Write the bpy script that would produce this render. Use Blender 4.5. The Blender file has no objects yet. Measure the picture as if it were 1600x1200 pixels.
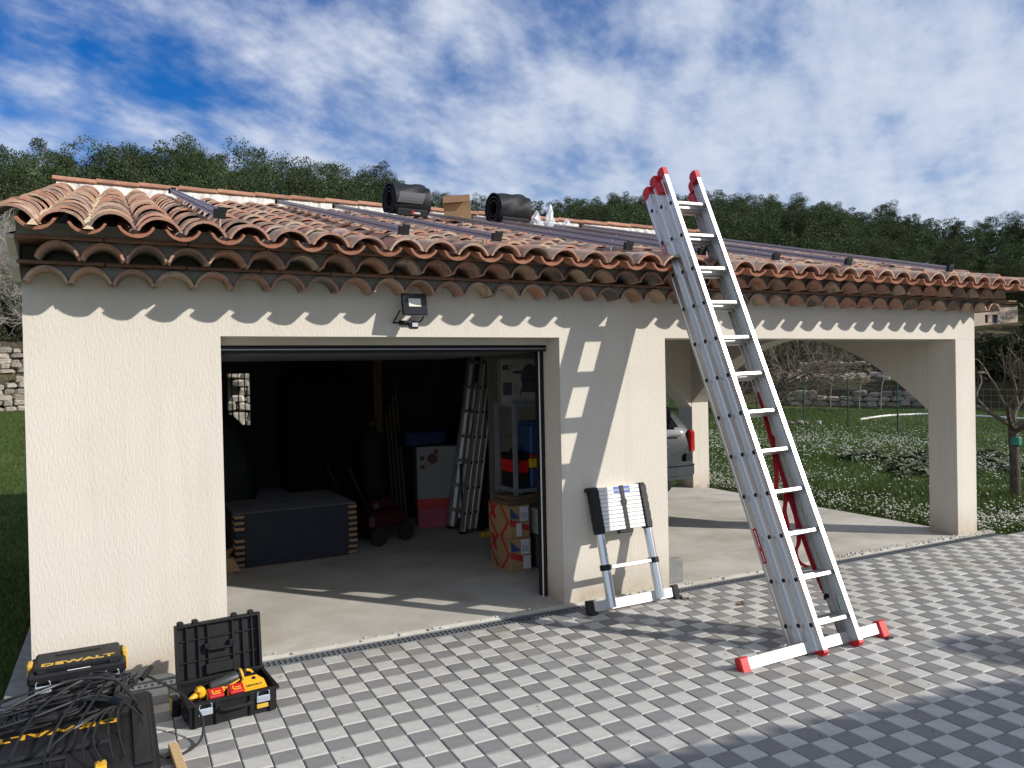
import bpy, math, random
import numpy as np
from mathutils import Vector, Matrix, Euler
random.seed(7); np.random.seed(7)
R = math.radians
scn = bpy.context.scene
COL = scn.collection

# ------------------------------------------------------------------ camera, sky, sun, exposure
CAM = Vector((-1.4785, -5.0438, 1.72))
cam = bpy.data.cameras.new('camera'); camo = bpy.data.objects.new('camera', cam); COL.objects.link(camo)
rt = Vector((0.8931151565, -0.4493469938, -0.0207989507)); up = Vector((0.0231983474, -0.0001659239, 0.9997308684)); fw = Vector((0.4492295114, 0.8933572923, -0.0102759184))
m = Matrix((rt, up, -fw)).transposed().to_4x4(); m.translation = CAM
camo.matrix_world = m
cam.sensor_width = 36; cam.lens = 36 * 1217.67 / 1600; cam.clip_start = 0.05; cam.clip_end = 6000
scn.camera = camo

SUN = Vector((1.10, -1.0, 0.80)).normalized()
world = bpy.data.worlds.new('World'); scn.world = world; world.use_nodes = True
nt = world.node_tree; nt.nodes.clear()
def N(t, nt=nt, **k):
    n = nt.nodes.new(t)
    for a, v in k.items(): setattr(n, a, v)
    return n
sky = N('ShaderNodeTexSky'); sky.sky_type = 'NISHITA'; sky.sun_disc = False
sky.sun_elevation = math.asin(SUN.z); sky.sun_rotation = math.atan2(SUN.x, SUN.y)
sky.altitude = 350; sky.air_density = 1.0; sky.dust_density = 0.35; sky.ozone_density = 2.2
bg = N('ShaderNodeBackground'); bg.inputs[1].default_value = 0.105
hs = N('ShaderNodeHueSaturation'); hs.inputs['Saturation'].default_value = 1.5; hs.inputs['Value'].default_value = 1.0; hs.inputs['Hue'].default_value = 0.517
nt.links.new(sky.outputs[0], hs.inputs['Color']); nt.links.new(hs.outputs[0], bg.inputs[0])
tc = N('ShaderNodeTexCoord'); sep = N('ShaderNodeSeparateXYZ'); nt.links.new(tc.outputs['Generated'], sep.inputs[0])
def MT(op, a, b=None, c=None, nt=nt, clamp=False):
    n = nt.nodes.new('ShaderNodeMath'); n.operation = op; n.use_clamp = clamp
    for i, v in enumerate((a, b, c)):
        if v is None: continue
        if hasattr(v, 'is_output'): nt.links.new(v, n.inputs[i])
        else: n.inputs[i].default_value = v
    return n.outputs[0]
zz = MT('ADD', MT('MAXIMUM', sep.outputs[2], 0.0), 0.30)
px = MT('DIVIDE', sep.outputs[0], zz); py = MT('DIVIDE', sep.outputs[1], zz)
# the cloud sheet lies flat overhead: streaks run from lower left to upper right
ca, sa = math.cos(R(33)), math.sin(R(33))
ux = MT('ADD', MT('MULTIPLY', px, ca), MT('MULTIPLY', py, sa)); vy = MT('SUBTRACT', MT('MULTIPLY', py, ca), MT('MULTIPLY', px, sa))
cmb = N('ShaderNodeCombineXYZ'); nt.links.new(MT('MULTIPLY', ux, 0.75), cmb.inputs[0]); nt.links.new(vy, cmb.inputs[1])
n1 = N('ShaderNodeTexNoise'); n1.inputs['Scale'].default_value = 4.6; n1.inputs['Detail'].default_value = 9; n1.inputs['Roughness'].default_value = 0.58; n1.inputs['Distortion'].default_value = 0.1
n2 = N('ShaderNodeTexNoise'); n2.inputs['Scale'].default_value = 0.55; n2.inputs['Detail'].default_value = 3
nt.links.new(cmb.outputs[0], n1.inputs[0]); nt.links.new(cmb.outputs[0], n2.inputs[0])
n3 = N('ShaderNodeTexNoise'); n3.inputs['Scale'].default_value = 19.0; n3.inputs['Detail'].default_value = 5; nt.links.new(cmb.outputs[0], n3.inputs[0])
# cloud thickens away from a clear gap; unseen cover behind camera added for neutral shade
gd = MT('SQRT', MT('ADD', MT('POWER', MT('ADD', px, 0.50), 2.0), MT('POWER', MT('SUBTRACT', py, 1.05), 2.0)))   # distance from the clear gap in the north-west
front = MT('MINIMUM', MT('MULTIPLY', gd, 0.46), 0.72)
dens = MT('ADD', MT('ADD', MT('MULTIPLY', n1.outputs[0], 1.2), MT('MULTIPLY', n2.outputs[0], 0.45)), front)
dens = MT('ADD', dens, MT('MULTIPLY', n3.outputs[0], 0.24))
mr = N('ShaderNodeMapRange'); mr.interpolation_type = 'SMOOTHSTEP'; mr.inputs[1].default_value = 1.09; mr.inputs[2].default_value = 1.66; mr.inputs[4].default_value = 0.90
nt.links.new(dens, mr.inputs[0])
cc = N('ShaderNodeValToRGB'); cc.color_ramp.elements[0].position = 0.38; cc.color_ramp.elements[0].color = (0.36, 0.45, 0.61, 1)
cc.color_ramp.elements[1].position = 0.62; cc.color_ramp.elements[1].color = (0.70, 0.74, 0.82, 1)
nt.links.new(MT('ADD', MT('MULTIPLY', n1.outputs[0], 0.45), MT('ADD', MT('MULTIPLY', n2.outputs[0], 0.35), MT('MULTIPLY', n3.outputs[0], 0.2))), cc.inputs[0])
bg2 = N('ShaderNodeBackground'); bg2.inputs[1].default_value = 1.0; nt.links.new(cc.outputs[0], bg2.inputs[0])
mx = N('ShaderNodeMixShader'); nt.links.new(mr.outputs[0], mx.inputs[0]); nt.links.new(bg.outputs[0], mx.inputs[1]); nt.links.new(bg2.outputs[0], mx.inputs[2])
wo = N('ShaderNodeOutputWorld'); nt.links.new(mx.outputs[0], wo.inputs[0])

sl = bpy.data.lights.new('sun', 'SUN'); sl.energy = 4.25; sl.angle = R(0.53); sl.color = (1.0, 0.95, 0.88)
so = bpy.data.objects.new('sun', sl); COL.objects.link(so); so.rotation_euler = SUN.to_track_quat('Z', 'Y').to_euler(); so.location = (20, -20, 20)
scn.view_settings.view_transform = 'Standard'; scn.view_settings.look = 'None'; scn.view_settings.exposure = 0.2; scn.view_settings.gamma = 1
scn.view_settings.use_curve_mapping = False
scn.render.engine = 'CYCLES'
scn.cycles.max_bounces = 6; scn.cycles.diffuse_bounces = 3; scn.cycles.transparent_max_bounces = 12
scn.render.resolution_x = 1024; scn.render.resolution_y = 768

# ------------------------------------------------------------------ materials
MATS = {}
def mat(name, col, rough=0.8, metal=0.0, var=0.12, vscale=6.0, bump=0.0, bscale=60.0, hue=None, objrand=0.0, spec=0.5, stretch=None, island=0.0, coat=0.0, detail=5, dirt=None):
    """procedural surface: base colour varied by noise, optional second hue, per-object / per-island shift, bump"""
    if name in MATS: return MATS[name]
    M = bpy.data.materials.new(name); M.use_nodes = True; t = M.node_tree; t.nodes.clear()
    L = t.links
    out = t.nodes.new('ShaderNodeOutputMaterial'); b = t.nodes.new('ShaderNodeBsdfPrincipled'); L.new(b.outputs[0], out.inputs[0])
    b.inputs['Roughness'].default_value = rough; b.inputs['Metallic'].default_value = metal; b.inputs['Specular IOR Level'].default_value = spec
    b.inputs['Coat Weight'].default_value = coat
    tcn = t.nodes.new('ShaderNodeTexCoord'); co = tcn.outputs['Object']
    if stretch:
        mp = t.nodes.new('ShaderNodeMapping'); mp.inputs['Scale'].default_value = stretch; L.new(co, mp.inputs[0]); co = mp.outputs[0]
    if objrand:
        oi = t.nodes.new('ShaderNodeObjectInfo'); va = t.nodes.new('ShaderNodeVectorMath'); va.operation = 'ADD'
        sc_ = t.nodes.new('ShaderNodeVectorMath'); sc_.operation = 'SCALE'; sc_.inputs[3].default_value = 37.0
        cb = t.nodes.new('ShaderNodeCombineXYZ'); L.new(oi.outputs['Random'], cb.inputs[0]); L.new(oi.outputs['Random'], cb.inputs[1]); L.new(cb.outputs[0], sc_.inputs[0])
        L.new(co, va.inputs[0]); L.new(sc_.outputs[0], va.inputs[1]); co = va.outputs[0]
    nz = t.nodes.new('ShaderNodeTexNoise'); nz.inputs['Scale'].default_value = vscale; nz.inputs['Detail'].default_value = detail; nz.inputs['Roughness'].default_value = 0.6; L.new(co, nz.inputs[0])
    c0 = tuple(max(0, c * (1 - var)) for c in col); c1 = tuple(min(1, c * (1 + var)) for c in (hue or col))
    rp = t.nodes.new('ShaderNodeValToRGB'); rp.color_ramp.elements[0].position = 0.3; rp.color_ramp.elements[1].position = 0.7
    rp.color_ramp.elements[0].color = (*c0, 1); rp.color_ramp.elements[1].color = (*c1, 1); L.new(nz.outputs[0], rp.inputs[0])
    c = rp.outputs[0]
    if dirt:   # (colour, scale, amount)
        nd = t.nodes.new('ShaderNodeTexNoise'); nd.inputs['Scale'].default_value = dirt[1]; nd.inputs['Detail'].default_value = 6; L.new(tcn.outputs['Object'], nd.inputs[0])
        mr_ = t.nodes.new('ShaderNodeMapRange'); mr_.inputs[1].default_value = 0.5; mr_.inputs[2].default_value = 0.72; mr_.inputs[4].default_value = dirt[2]; L.new(nd.outputs[0], mr_.inputs[0])
        mm = t.nodes.new('ShaderNodeMix'); mm.data_type = 'RGBA'; L.new(mr_.outputs[0], mm.inputs[0]); L.new(c, mm.inputs[6]); mm.inputs[7].default_value = (*dirt[0], 1); c = mm.outputs[2]
    if objrand or island:
        if island:
            ge = t.nodes.new('ShaderNodeNewGeometry'); rnd = ge.outputs['Random Per Island']
            if objrand:
                ad = t.nodes.new('ShaderNodeMath'); ad.operation = 'ADD'; L.new(rnd, ad.inputs[0]); L.new(oi.outputs['Random'], ad.inputs[1])
                fr = t.nodes.new('ShaderNodeMath'); fr.operation = 'FRACT'; L.new(ad.outputs[0], fr.inputs[0]); rnd = fr.outputs[0]
        else: rnd = oi.outputs['Random']
        a = max(objrand, island)
        mr2 = t.nodes.new('ShaderNodeMapRange'); mr2.inputs[3].default_value = 1 - a; mr2.inputs[4].default_value = 1 + a; L.new(rnd, mr2.inputs[0])
        h2 = t.nodes.new('ShaderNodeHueSaturation'); L.new(mr2.outputs[0], h2.inputs['Value']); L.new(c, h2.inputs['Color']); c = h2.outputs[0]
    L.new(c, b.inputs['Base Color'])
    if bump:
        nb = t.nodes.new('ShaderNodeTexNoise'); nb.inputs['Scale'].default_value = bscale; nb.inputs['Detail'].default_value = 4; L.new(co, nb.inputs[0])
        bm_ = t.nodes.new('ShaderNodeBump'); bm_.inputs['Strength'].default_value = 1.0; bm_.inputs['Distance'].default_value = bump; L.new(nb.outputs[0], bm_.inputs['Height']); L.new(bm_.outputs[0], b.inputs['Normal'])
    MATS[name] = M; return M

stucco = mat('stucco', (0.67, 0.62, 0.54), 0.92, var=0.035, vscale=1.3, bump=0.0030, bscale=75, stretch=(1.15, 1.15, 0.36), spec=0.2, dirt=((0.58, 0.50, 0.39), 2.2, 0.22))
stucco_in = mat('stucco_smooth', (0.60, 0.56, 0.49), 0.92, var=0.04, vscale=2, bump=0.0015, bscale=90, spec=0.2)
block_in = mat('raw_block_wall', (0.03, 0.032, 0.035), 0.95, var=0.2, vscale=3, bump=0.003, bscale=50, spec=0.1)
mortar = mat('mortar', (0.27, 0.255, 0.23), 0.95, var=0.2, vscale=12, bump=0.004, bscale=50, spec=0.2)
white_mortar = mat('lime_mortar', (0.62, 0.60, 0.55), 0.95, var=0.25, vscale=9, bump=0.008, bscale=28, spec=0.2)
slab_m = mat('concrete', (0.44, 0.415, 0.36), 0.9, var=0.16, vscale=1.6, bump=0.002, bscale=70, spec=0.3, dirt=((0.24, 0.19, 0.13), 1.3, 0.55), hue=(0.50, 0.48, 0.43), detail=10)
joint_m = mat('joint_sand', (0.10, 0.095, 0.085), 0.98, var=0.3, vscale=25, spec=0.1)
pav_l = mat('paver_light', (0.475, 0.468, 0.435), 0.9, var=0.12, vscale=14, bump=0.002, bscale=230, objrand=0.0, island=0.11, spec=0.25, dirt=((0.31, 0.28, 0.22), 1.7, 0.6), detail=8)
pav_d = mat('paver_dark', (0.225, 0.218, 0.215), 0.9, var=0.10, vscale=14, bump=0.002, bscale=230, island=0.13, spec=0.25, dirt=((0.25, 0.22, 0.18), 1.7, 0.55), detail=8)
alu = mat('aluminium', (0.66, 0.66, 0.655), 0.40, metal=1.0, var=0.05, vscale=5, stretch=(8, 8, 0.5), bump=0.0002, bscale=120)
alu_w = mat('bright_aluminium', (0.66, 0.66, 0.655), 0.5, metal=0.9, var=0.03, vscale=5)
alu_tube = mat('anodised_tube', (0.72, 0.77, 0.80), 0.28, metal=0.9, var=0.03, vscale=5)
rail_m = mat('rail_aluminium', (0.40, 0.40, 0.42), 0.42, metal=1.0, var=0.06, vscale=5)
steel = mat('zinc_steel', (0.62, 0.70, 0.78), 0.4, metal=0.6, var=0.05, vscale=20)
grate_m = mat('grate_plastic', (0.13, 0.14, 0.15), 0.55, var=0.2, vscale=30)
grate_g = mat('grate_grey', (0.45, 0.45, 0.43), 0.7, var=0.15, vscale=20)
black = mat('black_plastic', (0.010, 0.0105, 0.012), 0.55, spec=0.35, var=0.25, vscale=12, bump=0.0004, bscale=300)
black_g = mat('black_gloss', (0.012, 0.013, 0.016), 0.22, var=0.2, vscale=12)
rubber = mat('rubber', (0.02, 0.02, 0.02), 0.8, var=0.2, vscale=20)
cable_m = mat('cable_sheath', (0.012, 0.0125, 0.014), 0.45, var=0.2, vscale=20)
yellow = mat('tool_yellow', (0.80, 0.42, 0.02), 0.42, var=0.06, vscale=12)
yellow_d = mat('faded_yellow', (0.62, 0.38, 0.05), 0.5, var=0.1, vscale=18)
red = mat('red_plastic', (0.52, 0.012, 0.016), 0.4, var=0.08, vscale=12)
red_web = mat('red_webbing', (0.50, 0.015, 0.03), 0.75, var=0.1, vscale=50)
white_p = mat('white_paint', (0.78, 0.78, 0.76), 0.5, var=0.04, vscale=10)
blue = mat('blue_plastic', (0.03, 0.07, 0.20), 0.5, var=0.1, vscale=10)
blue_l = mat('blue_label', (0.04, 0.10, 0.38), 0.5, var=0.05, vscale=10)
card = mat('cardboard', (0.36, 0.235, 0.125), 0.9, var=0.1, vscale=9, spec=0.2)
card_d = mat('dark_cardboard', (0.035, 0.04, 0.055), 0.8, var=0.1, vscale=9, spec=0.2)
card_top = mat('grey_card', (0.32, 0.32, 0.33), 0.7, var=0.08, vscale=5)
wood = mat('raw_wood', (0.55, 0.38, 0.19), 0.75, var=0.2, vscale=6, stretch=(14, 14, 1))
wood_d = mat('old_wood', (0.12, 0.08, 0.045), 0.85, var=0.25, vscale=6, stretch=(1, 10, 10))
lens_m = mat('lamp_lens', (0.85, 0.83, 0.70), 0.35, var=0.08, vscale=30)
carpaint = mat('car_paint', (0.028, 0.035, 0.040), 0.5, metal=0.0, var=0.03, vscale=2, coat=0.12)
tail_m = mat('tail_lamp_red', (0.45, 0.01, 0.015), 0.15, var=0.15, vscale=40, coat=1.0)
glass_m = mat('dark_glass', (0.012, 0.014, 0.016), 0.06, var=0.1, vscale=2, coat=1.0)
chrome = mat('chrome', (0.75, 0.75, 0.75), 0.15, metal=1.0, var=0.02, vscale=5)
post_g = mat('green_post', (0.012, 0.06, 0.045), 0.45, var=0.1, vscale=8)
wire_m = mat('fence_wire', (0.22, 0.24, 0.22), 0.5, metal=0.3, var=0.1, vscale=8)
hose_m = mat('white_hose', (0.74, 0.74, 0.70), 0.5, var=0.05, vscale=3)
bark = mat('bark', (0.115, 0.095, 0.08), 0.95, var=0.35, vscale=9, bump=0.01, bscale=20, spec=0.1)
bark_p = mat('pine_bark', (0.15, 0.115, 0.095), 0.95, var=0.3, vscale=4, objrand=0.15, spec=0.1)
twig_m = mat('bare_twigs', (0.16, 0.13, 0.105), 0.95, var=0.3, vscale=3, objrand=0.1, spec=0.1)
twig_pale = mat('pale_twigs', (0.30, 0.28, 0.25), 0.95, var=0.3, vscale=3, spec=0.1)
stone_m = mat('limestone', (0.27, 0.23, 0.17), 0.95, var=0.25, vscale=4, bump=0.015, bscale=14, objrand=0.3, island=0.3, spec=0.15, hue=(0.30, 0.275, 0.235))
tin_green = mat('green_tape', (0.02, 0.22, 0.15), 0.5, var=0.1, vscale=9)
house_m = mat('pale_render', (0.46, 0.37, 0.30), 0.9, var=0.06, vscale=1)
def splash(M, zt, col, amt):
    """splash dirt and drip marks: earth colour where noise and nearness to the paving meet"""
    t = M.node_tree; L = t.links; b = [n for n in t.nodes if n.type == 'BSDF_PRINCIPLED'][0]; src = b.inputs['Base Color'].links[0].from_socket
    tcn = t.nodes.new('ShaderNodeTexCoord'); sp = t.nodes.new('ShaderNodeSeparateXYZ'); L.new(tcn.outputs['Object'], sp.inputs[0])
    nz = t.nodes.new('ShaderNodeTexNoise'); nz.inputs['Scale'].default_value = 7; nz.inputs['Detail'].default_value = 8; L.new(tcn.outputs['Object'], nz.inputs[0])
    mp = t.nodes.new('ShaderNodeMapping'); mp.inputs['Scale'].default_value = (9, 9, 0.5); L.new(tcn.outputs['Object'], mp.inputs[0])
    ns = t.nodes.new('ShaderNodeTexNoise'); ns.inputs['Scale'].default_value = 1; ns.inputs['Detail'].default_value = 5; L.new(mp.outputs[0], ns.inputs[0])
    low = MT('SUBTRACT', 1.0, MT('DIVIDE', sp.outputs[2], zt, nt=t), nt=t, clamp=True)
    m1 = MT('MULTIPLY', MT('POWER', low, 1.6, nt=t), MT('MULTIPLY', nz.outputs[0], 1.7 * amt, nt=t), nt=t)
    hi = MT('MULTIPLY', MT('SUBTRACT', ns.outputs[0], 0.55, nt=t, clamp=True), 1.0 * amt, nt=t)
    mm = t.nodes.new('ShaderNodeMix'); mm.data_type = 'RGBA'; L.new(MT('ADD', m1, hi, nt=t, clamp=True), mm.inputs[0]); L.new(src, mm.inputs[6]); mm.inputs[7].default_value = (*col, 1); L.new(mm.outputs[2], b.inputs['Base Color'])
splash(stucco, 0.34, (0.36, 0.29, 0.20), 0.75)
window_m = mat('window_dark', (0.06, 0.07, 0.09), 0.2, var=0.1, vscale=1)

def terracotta(name, obj=True):
    """fired clay: every tile drawn from a range of orange, pink, sand and smoked grey-brown"""
    M = bpy.data.materials.new(name); M.use_nodes = True; t = M.node_tree; L = t.links; b = t.nodes['Principled BSDF']
    b.inputs['Roughness'].default_value = 0.85; b.inputs['Specular IOR Level'].default_value = 0.25
    oi = t.nodes.new('ShaderNodeObjectInfo'); ge = t.nodes.new('ShaderNodeNewGeometry'); tcn = t.nodes.new('ShaderNodeTexCoord')
    s = MT('FRACT', MT('ADD', oi.outputs['Random'], ge.outputs['Random Per Island'], nt=t), nt=t)
    va = t.nodes.new('ShaderNodeVectorMath'); va.operation = 'ADD'; cb = t.nodes.new('ShaderNodeCombineXYZ')
    L.new(MT('MULTIPLY', s, 91.0, nt=t), cb.inputs[0]); L.new(MT('MULTIPLY', s, 47.0, nt=t), cb.inputs[1]); L.new(tcn.outputs['Object'], va.inputs[0]); L.new(cb.outputs[0], va.inputs[1])
    nz = t.nodes.new('ShaderNodeTexNoise'); nz.inputs['Scale'].default_value = 5.0; nz.inputs['Detail'].default_value = 6; L.new(va.outputs[0], nz.inputs[0])
    f = MT('ADD', MT('MULTIPLY', s, 0.82, nt=t), MT('MULTIPLY', MT('SUBTRACT', nz.outputs[0], 0.5, nt=t), 0.9, nt=t), nt=t)
    f = MT('ADD', f, 0.09, nt=t, clamp=True)
    rp = t.nodes.new('ShaderNodeValToRGB'); cr = rp.color_ramp
    stops = [(0.0, (0.14, 0.115, 0.10)), (0.14, (0.24, 0.18, 0.15)), (0.28, (0.40, 0.235, 0.17)), (0.44, (0.46, 0.215, 0.145)), (0.58, (0.46, 0.29, 0.20)), (0.74, (0.50, 0.37, 0.25)), (0.88, (0.48, 0.36, 0.30)), (1.0, (0.28, 0.225, 0.20))]
    cr.elements[0].position = 0; cr.elements[0].color = (*stops[0][1], 1); cr.elements[1].position = 1; cr.elements[1].color = (*stops[-1][1], 1)
    for p, c in stops[1:-1]:
        e = cr.elements.new(p); e.color = (*c, 1)
    L.new(f, rp.inputs[0])
    n2_ = t.nodes.new('ShaderNodeTexNoise'); n2_.inputs['Scale'].default_value = 38; n2_.inputs['Detail'].default_value = 5; L.new(va.outputs[0], n2_.inputs[0])
    h = t.nodes.new('ShaderNodeHueSaturation'); h.inputs['Saturation'].default_value = 0.93; L.new(rp.outputs[0], h.inputs['Color'])
    L.new(MT('ADD', MT('MULTIPLY', n2_.outputs[0], 0.5, nt=t), 0.78, nt=t), h.inputs['Value']); L.new(h.outputs[0], b.inputs['Base Color'])
    n4_ = t.nodes.new('ShaderNodeTexNoise'); n4_.inputs['Scale'].default_value = 16; n4_.inputs['Detail'].default_value = 7; L.new(va.outputs[0], n4_.inputs[0])
    mr_ = t.nodes.new('ShaderNodeMapRange'); mr_.inputs[1].default_value = 0.56; mr_.inputs[2].default_value = 0.68; mr_.inputs[4].default_value = 0.65; L.new(n4_.outputs[0], mr_.inputs[0])
    mm = t.nodes.new('ShaderNodeMix'); mm.data_type = 'RGBA'; L.new(mr_.outputs[0], mm.inputs[0]); L.new(h.outputs[0], mm.inputs[6]); mm.inputs[7].default_value = (0.10, 0.085, 0.07, 1); L.new(mm.outputs[2], b.inputs['Base Color'])
    bm_ = t.nodes.new('ShaderNodeBump'); bm_.inputs['Distance'].default_value = 0.002; L.new(n2_.outputs[0], bm_.inputs['Height']); L.new(bm_.outputs[0], b.inputs['Normal'])
    return M
tile_m = terracotta('terracotta')
tile_red = mat('fresh_clay', (0.38, 0.175, 0.11), 0.88, var=0.15, vscale=10, bump=0.001, bscale=90, objrand=0.15, island=0.15, spec=0.2)
strip_m = mat('eave_tile_clay', (0.23, 0.135, 0.095), 0.9, var=0.2, vscale=8, objrand=0.15, bump=0.001, bscale=90, spec=0.2)

def leafmat(name, cols, scale=0.6, objrand=0.2, trans=0.15):
    M = bpy.data.materials.new(name); M.use_nodes = True; t = M.node_tree; L = t.links; b = t.nodes['Principled BSDF']
    b.inputs['Roughness'].default_value = 0.65; b.inputs['Specular IOR Level'].default_value = 0.15
    ge = t.nodes.new('ShaderNodeNewGeometry'); tcn = t.nodes.new('ShaderNodeTexCoord'); oi = t.nodes.new('ShaderNodeObjectInfo')
    nz = t.nodes.new('ShaderNodeTexNoise'); nz.inputs['Scale'].default_value = scale; nz.inputs['Detail'].default_value = 3; L.new(tcn.outputs['Object'], nz.inputs[0])
    f = MT('ADD', MT('MULTIPLY', ge.outputs['Random Per Island'], 0.45, nt=t), MT('MULTIPLY', nz.outputs[0], 0.75, nt=t), nt=t)
    f = MT('SUBTRACT', f, 0.1, nt=t, clamp=True)
    rp = t.nodes.new('ShaderNodeValToRGB'); rp.color_ramp.elements[0].color = (*cols[0], 1); rp.color_ramp.elements[1].color = (*cols[-1], 1)
    for i, c in enumerate(cols[1:-1]):
        e = rp.color_ramp.elements.new((i + 1) / (len(cols) - 1)); e.color = (*c, 1)
    L.new(f, rp.inputs[0]); h = t.nodes.new('ShaderNodeHueSaturation'); L.new(rp.outputs[0], h.inputs['Color'])
    L.new(MT('ADD', MT('MULTIPLY', oi.outputs['Random'], 2 * objrand, nt=t), 1 - objrand, nt=t), h.inputs['Value'])
    L.new(MT('ADD', MT('MULTIPLY', oi.outputs['Random'], 0.03, nt=t), 0.487, nt=t), h.inputs['Hue'])
    L.new(h.outputs[0], b.inputs['Base Color'])
    if trans:
        tr = t.nodes.new('ShaderNodeBsdfTranslucent'); L.new(h.outputs[0], tr.inputs[0]); ms = t.nodes.new('ShaderNodeMixShader'); ms.inputs[0].default_value = trans
        o = t.nodes['Material Output']; L.new(b.outputs[0], ms.inputs[1]); L.new(tr.outputs[0], ms.inputs[2]); L.new(ms.outputs[0], o.inputs[0])
    return M
pine_m = leafmat('pine_needles', [(0.014, 0.024, 0.010), (0.034, 0.052, 0.021), (0.064, 0.084, 0.032), (0.10, 0.112, 0.048)], 0.55, 0.38)
grass_m = leafmat('grass_blades', [(0.035, 0.062, 0.015), (0.075, 0.112, 0.028), (0.15, 0.165, 0.055)], 0.7, 0.0, 0.25)
bushleaf_m = leafmat('bush_leaves', [(0.02, 0.03, 0.014), (0.05, 0.06, 0.03), (0.10, 0.10, 0.05)], 0.9, 0.2)
plantleaf_m = leafmat('broad_leaves', [(0.05, 0.07, 0.04), (0.13, 0.15, 0.09), (0.22, 0.23, 0.14)], 3.0, 0.1)
petal_m = mat('white_petals', (0.52, 0.52, 0.45), 0.7, var=0.05, vscale=9)

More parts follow.
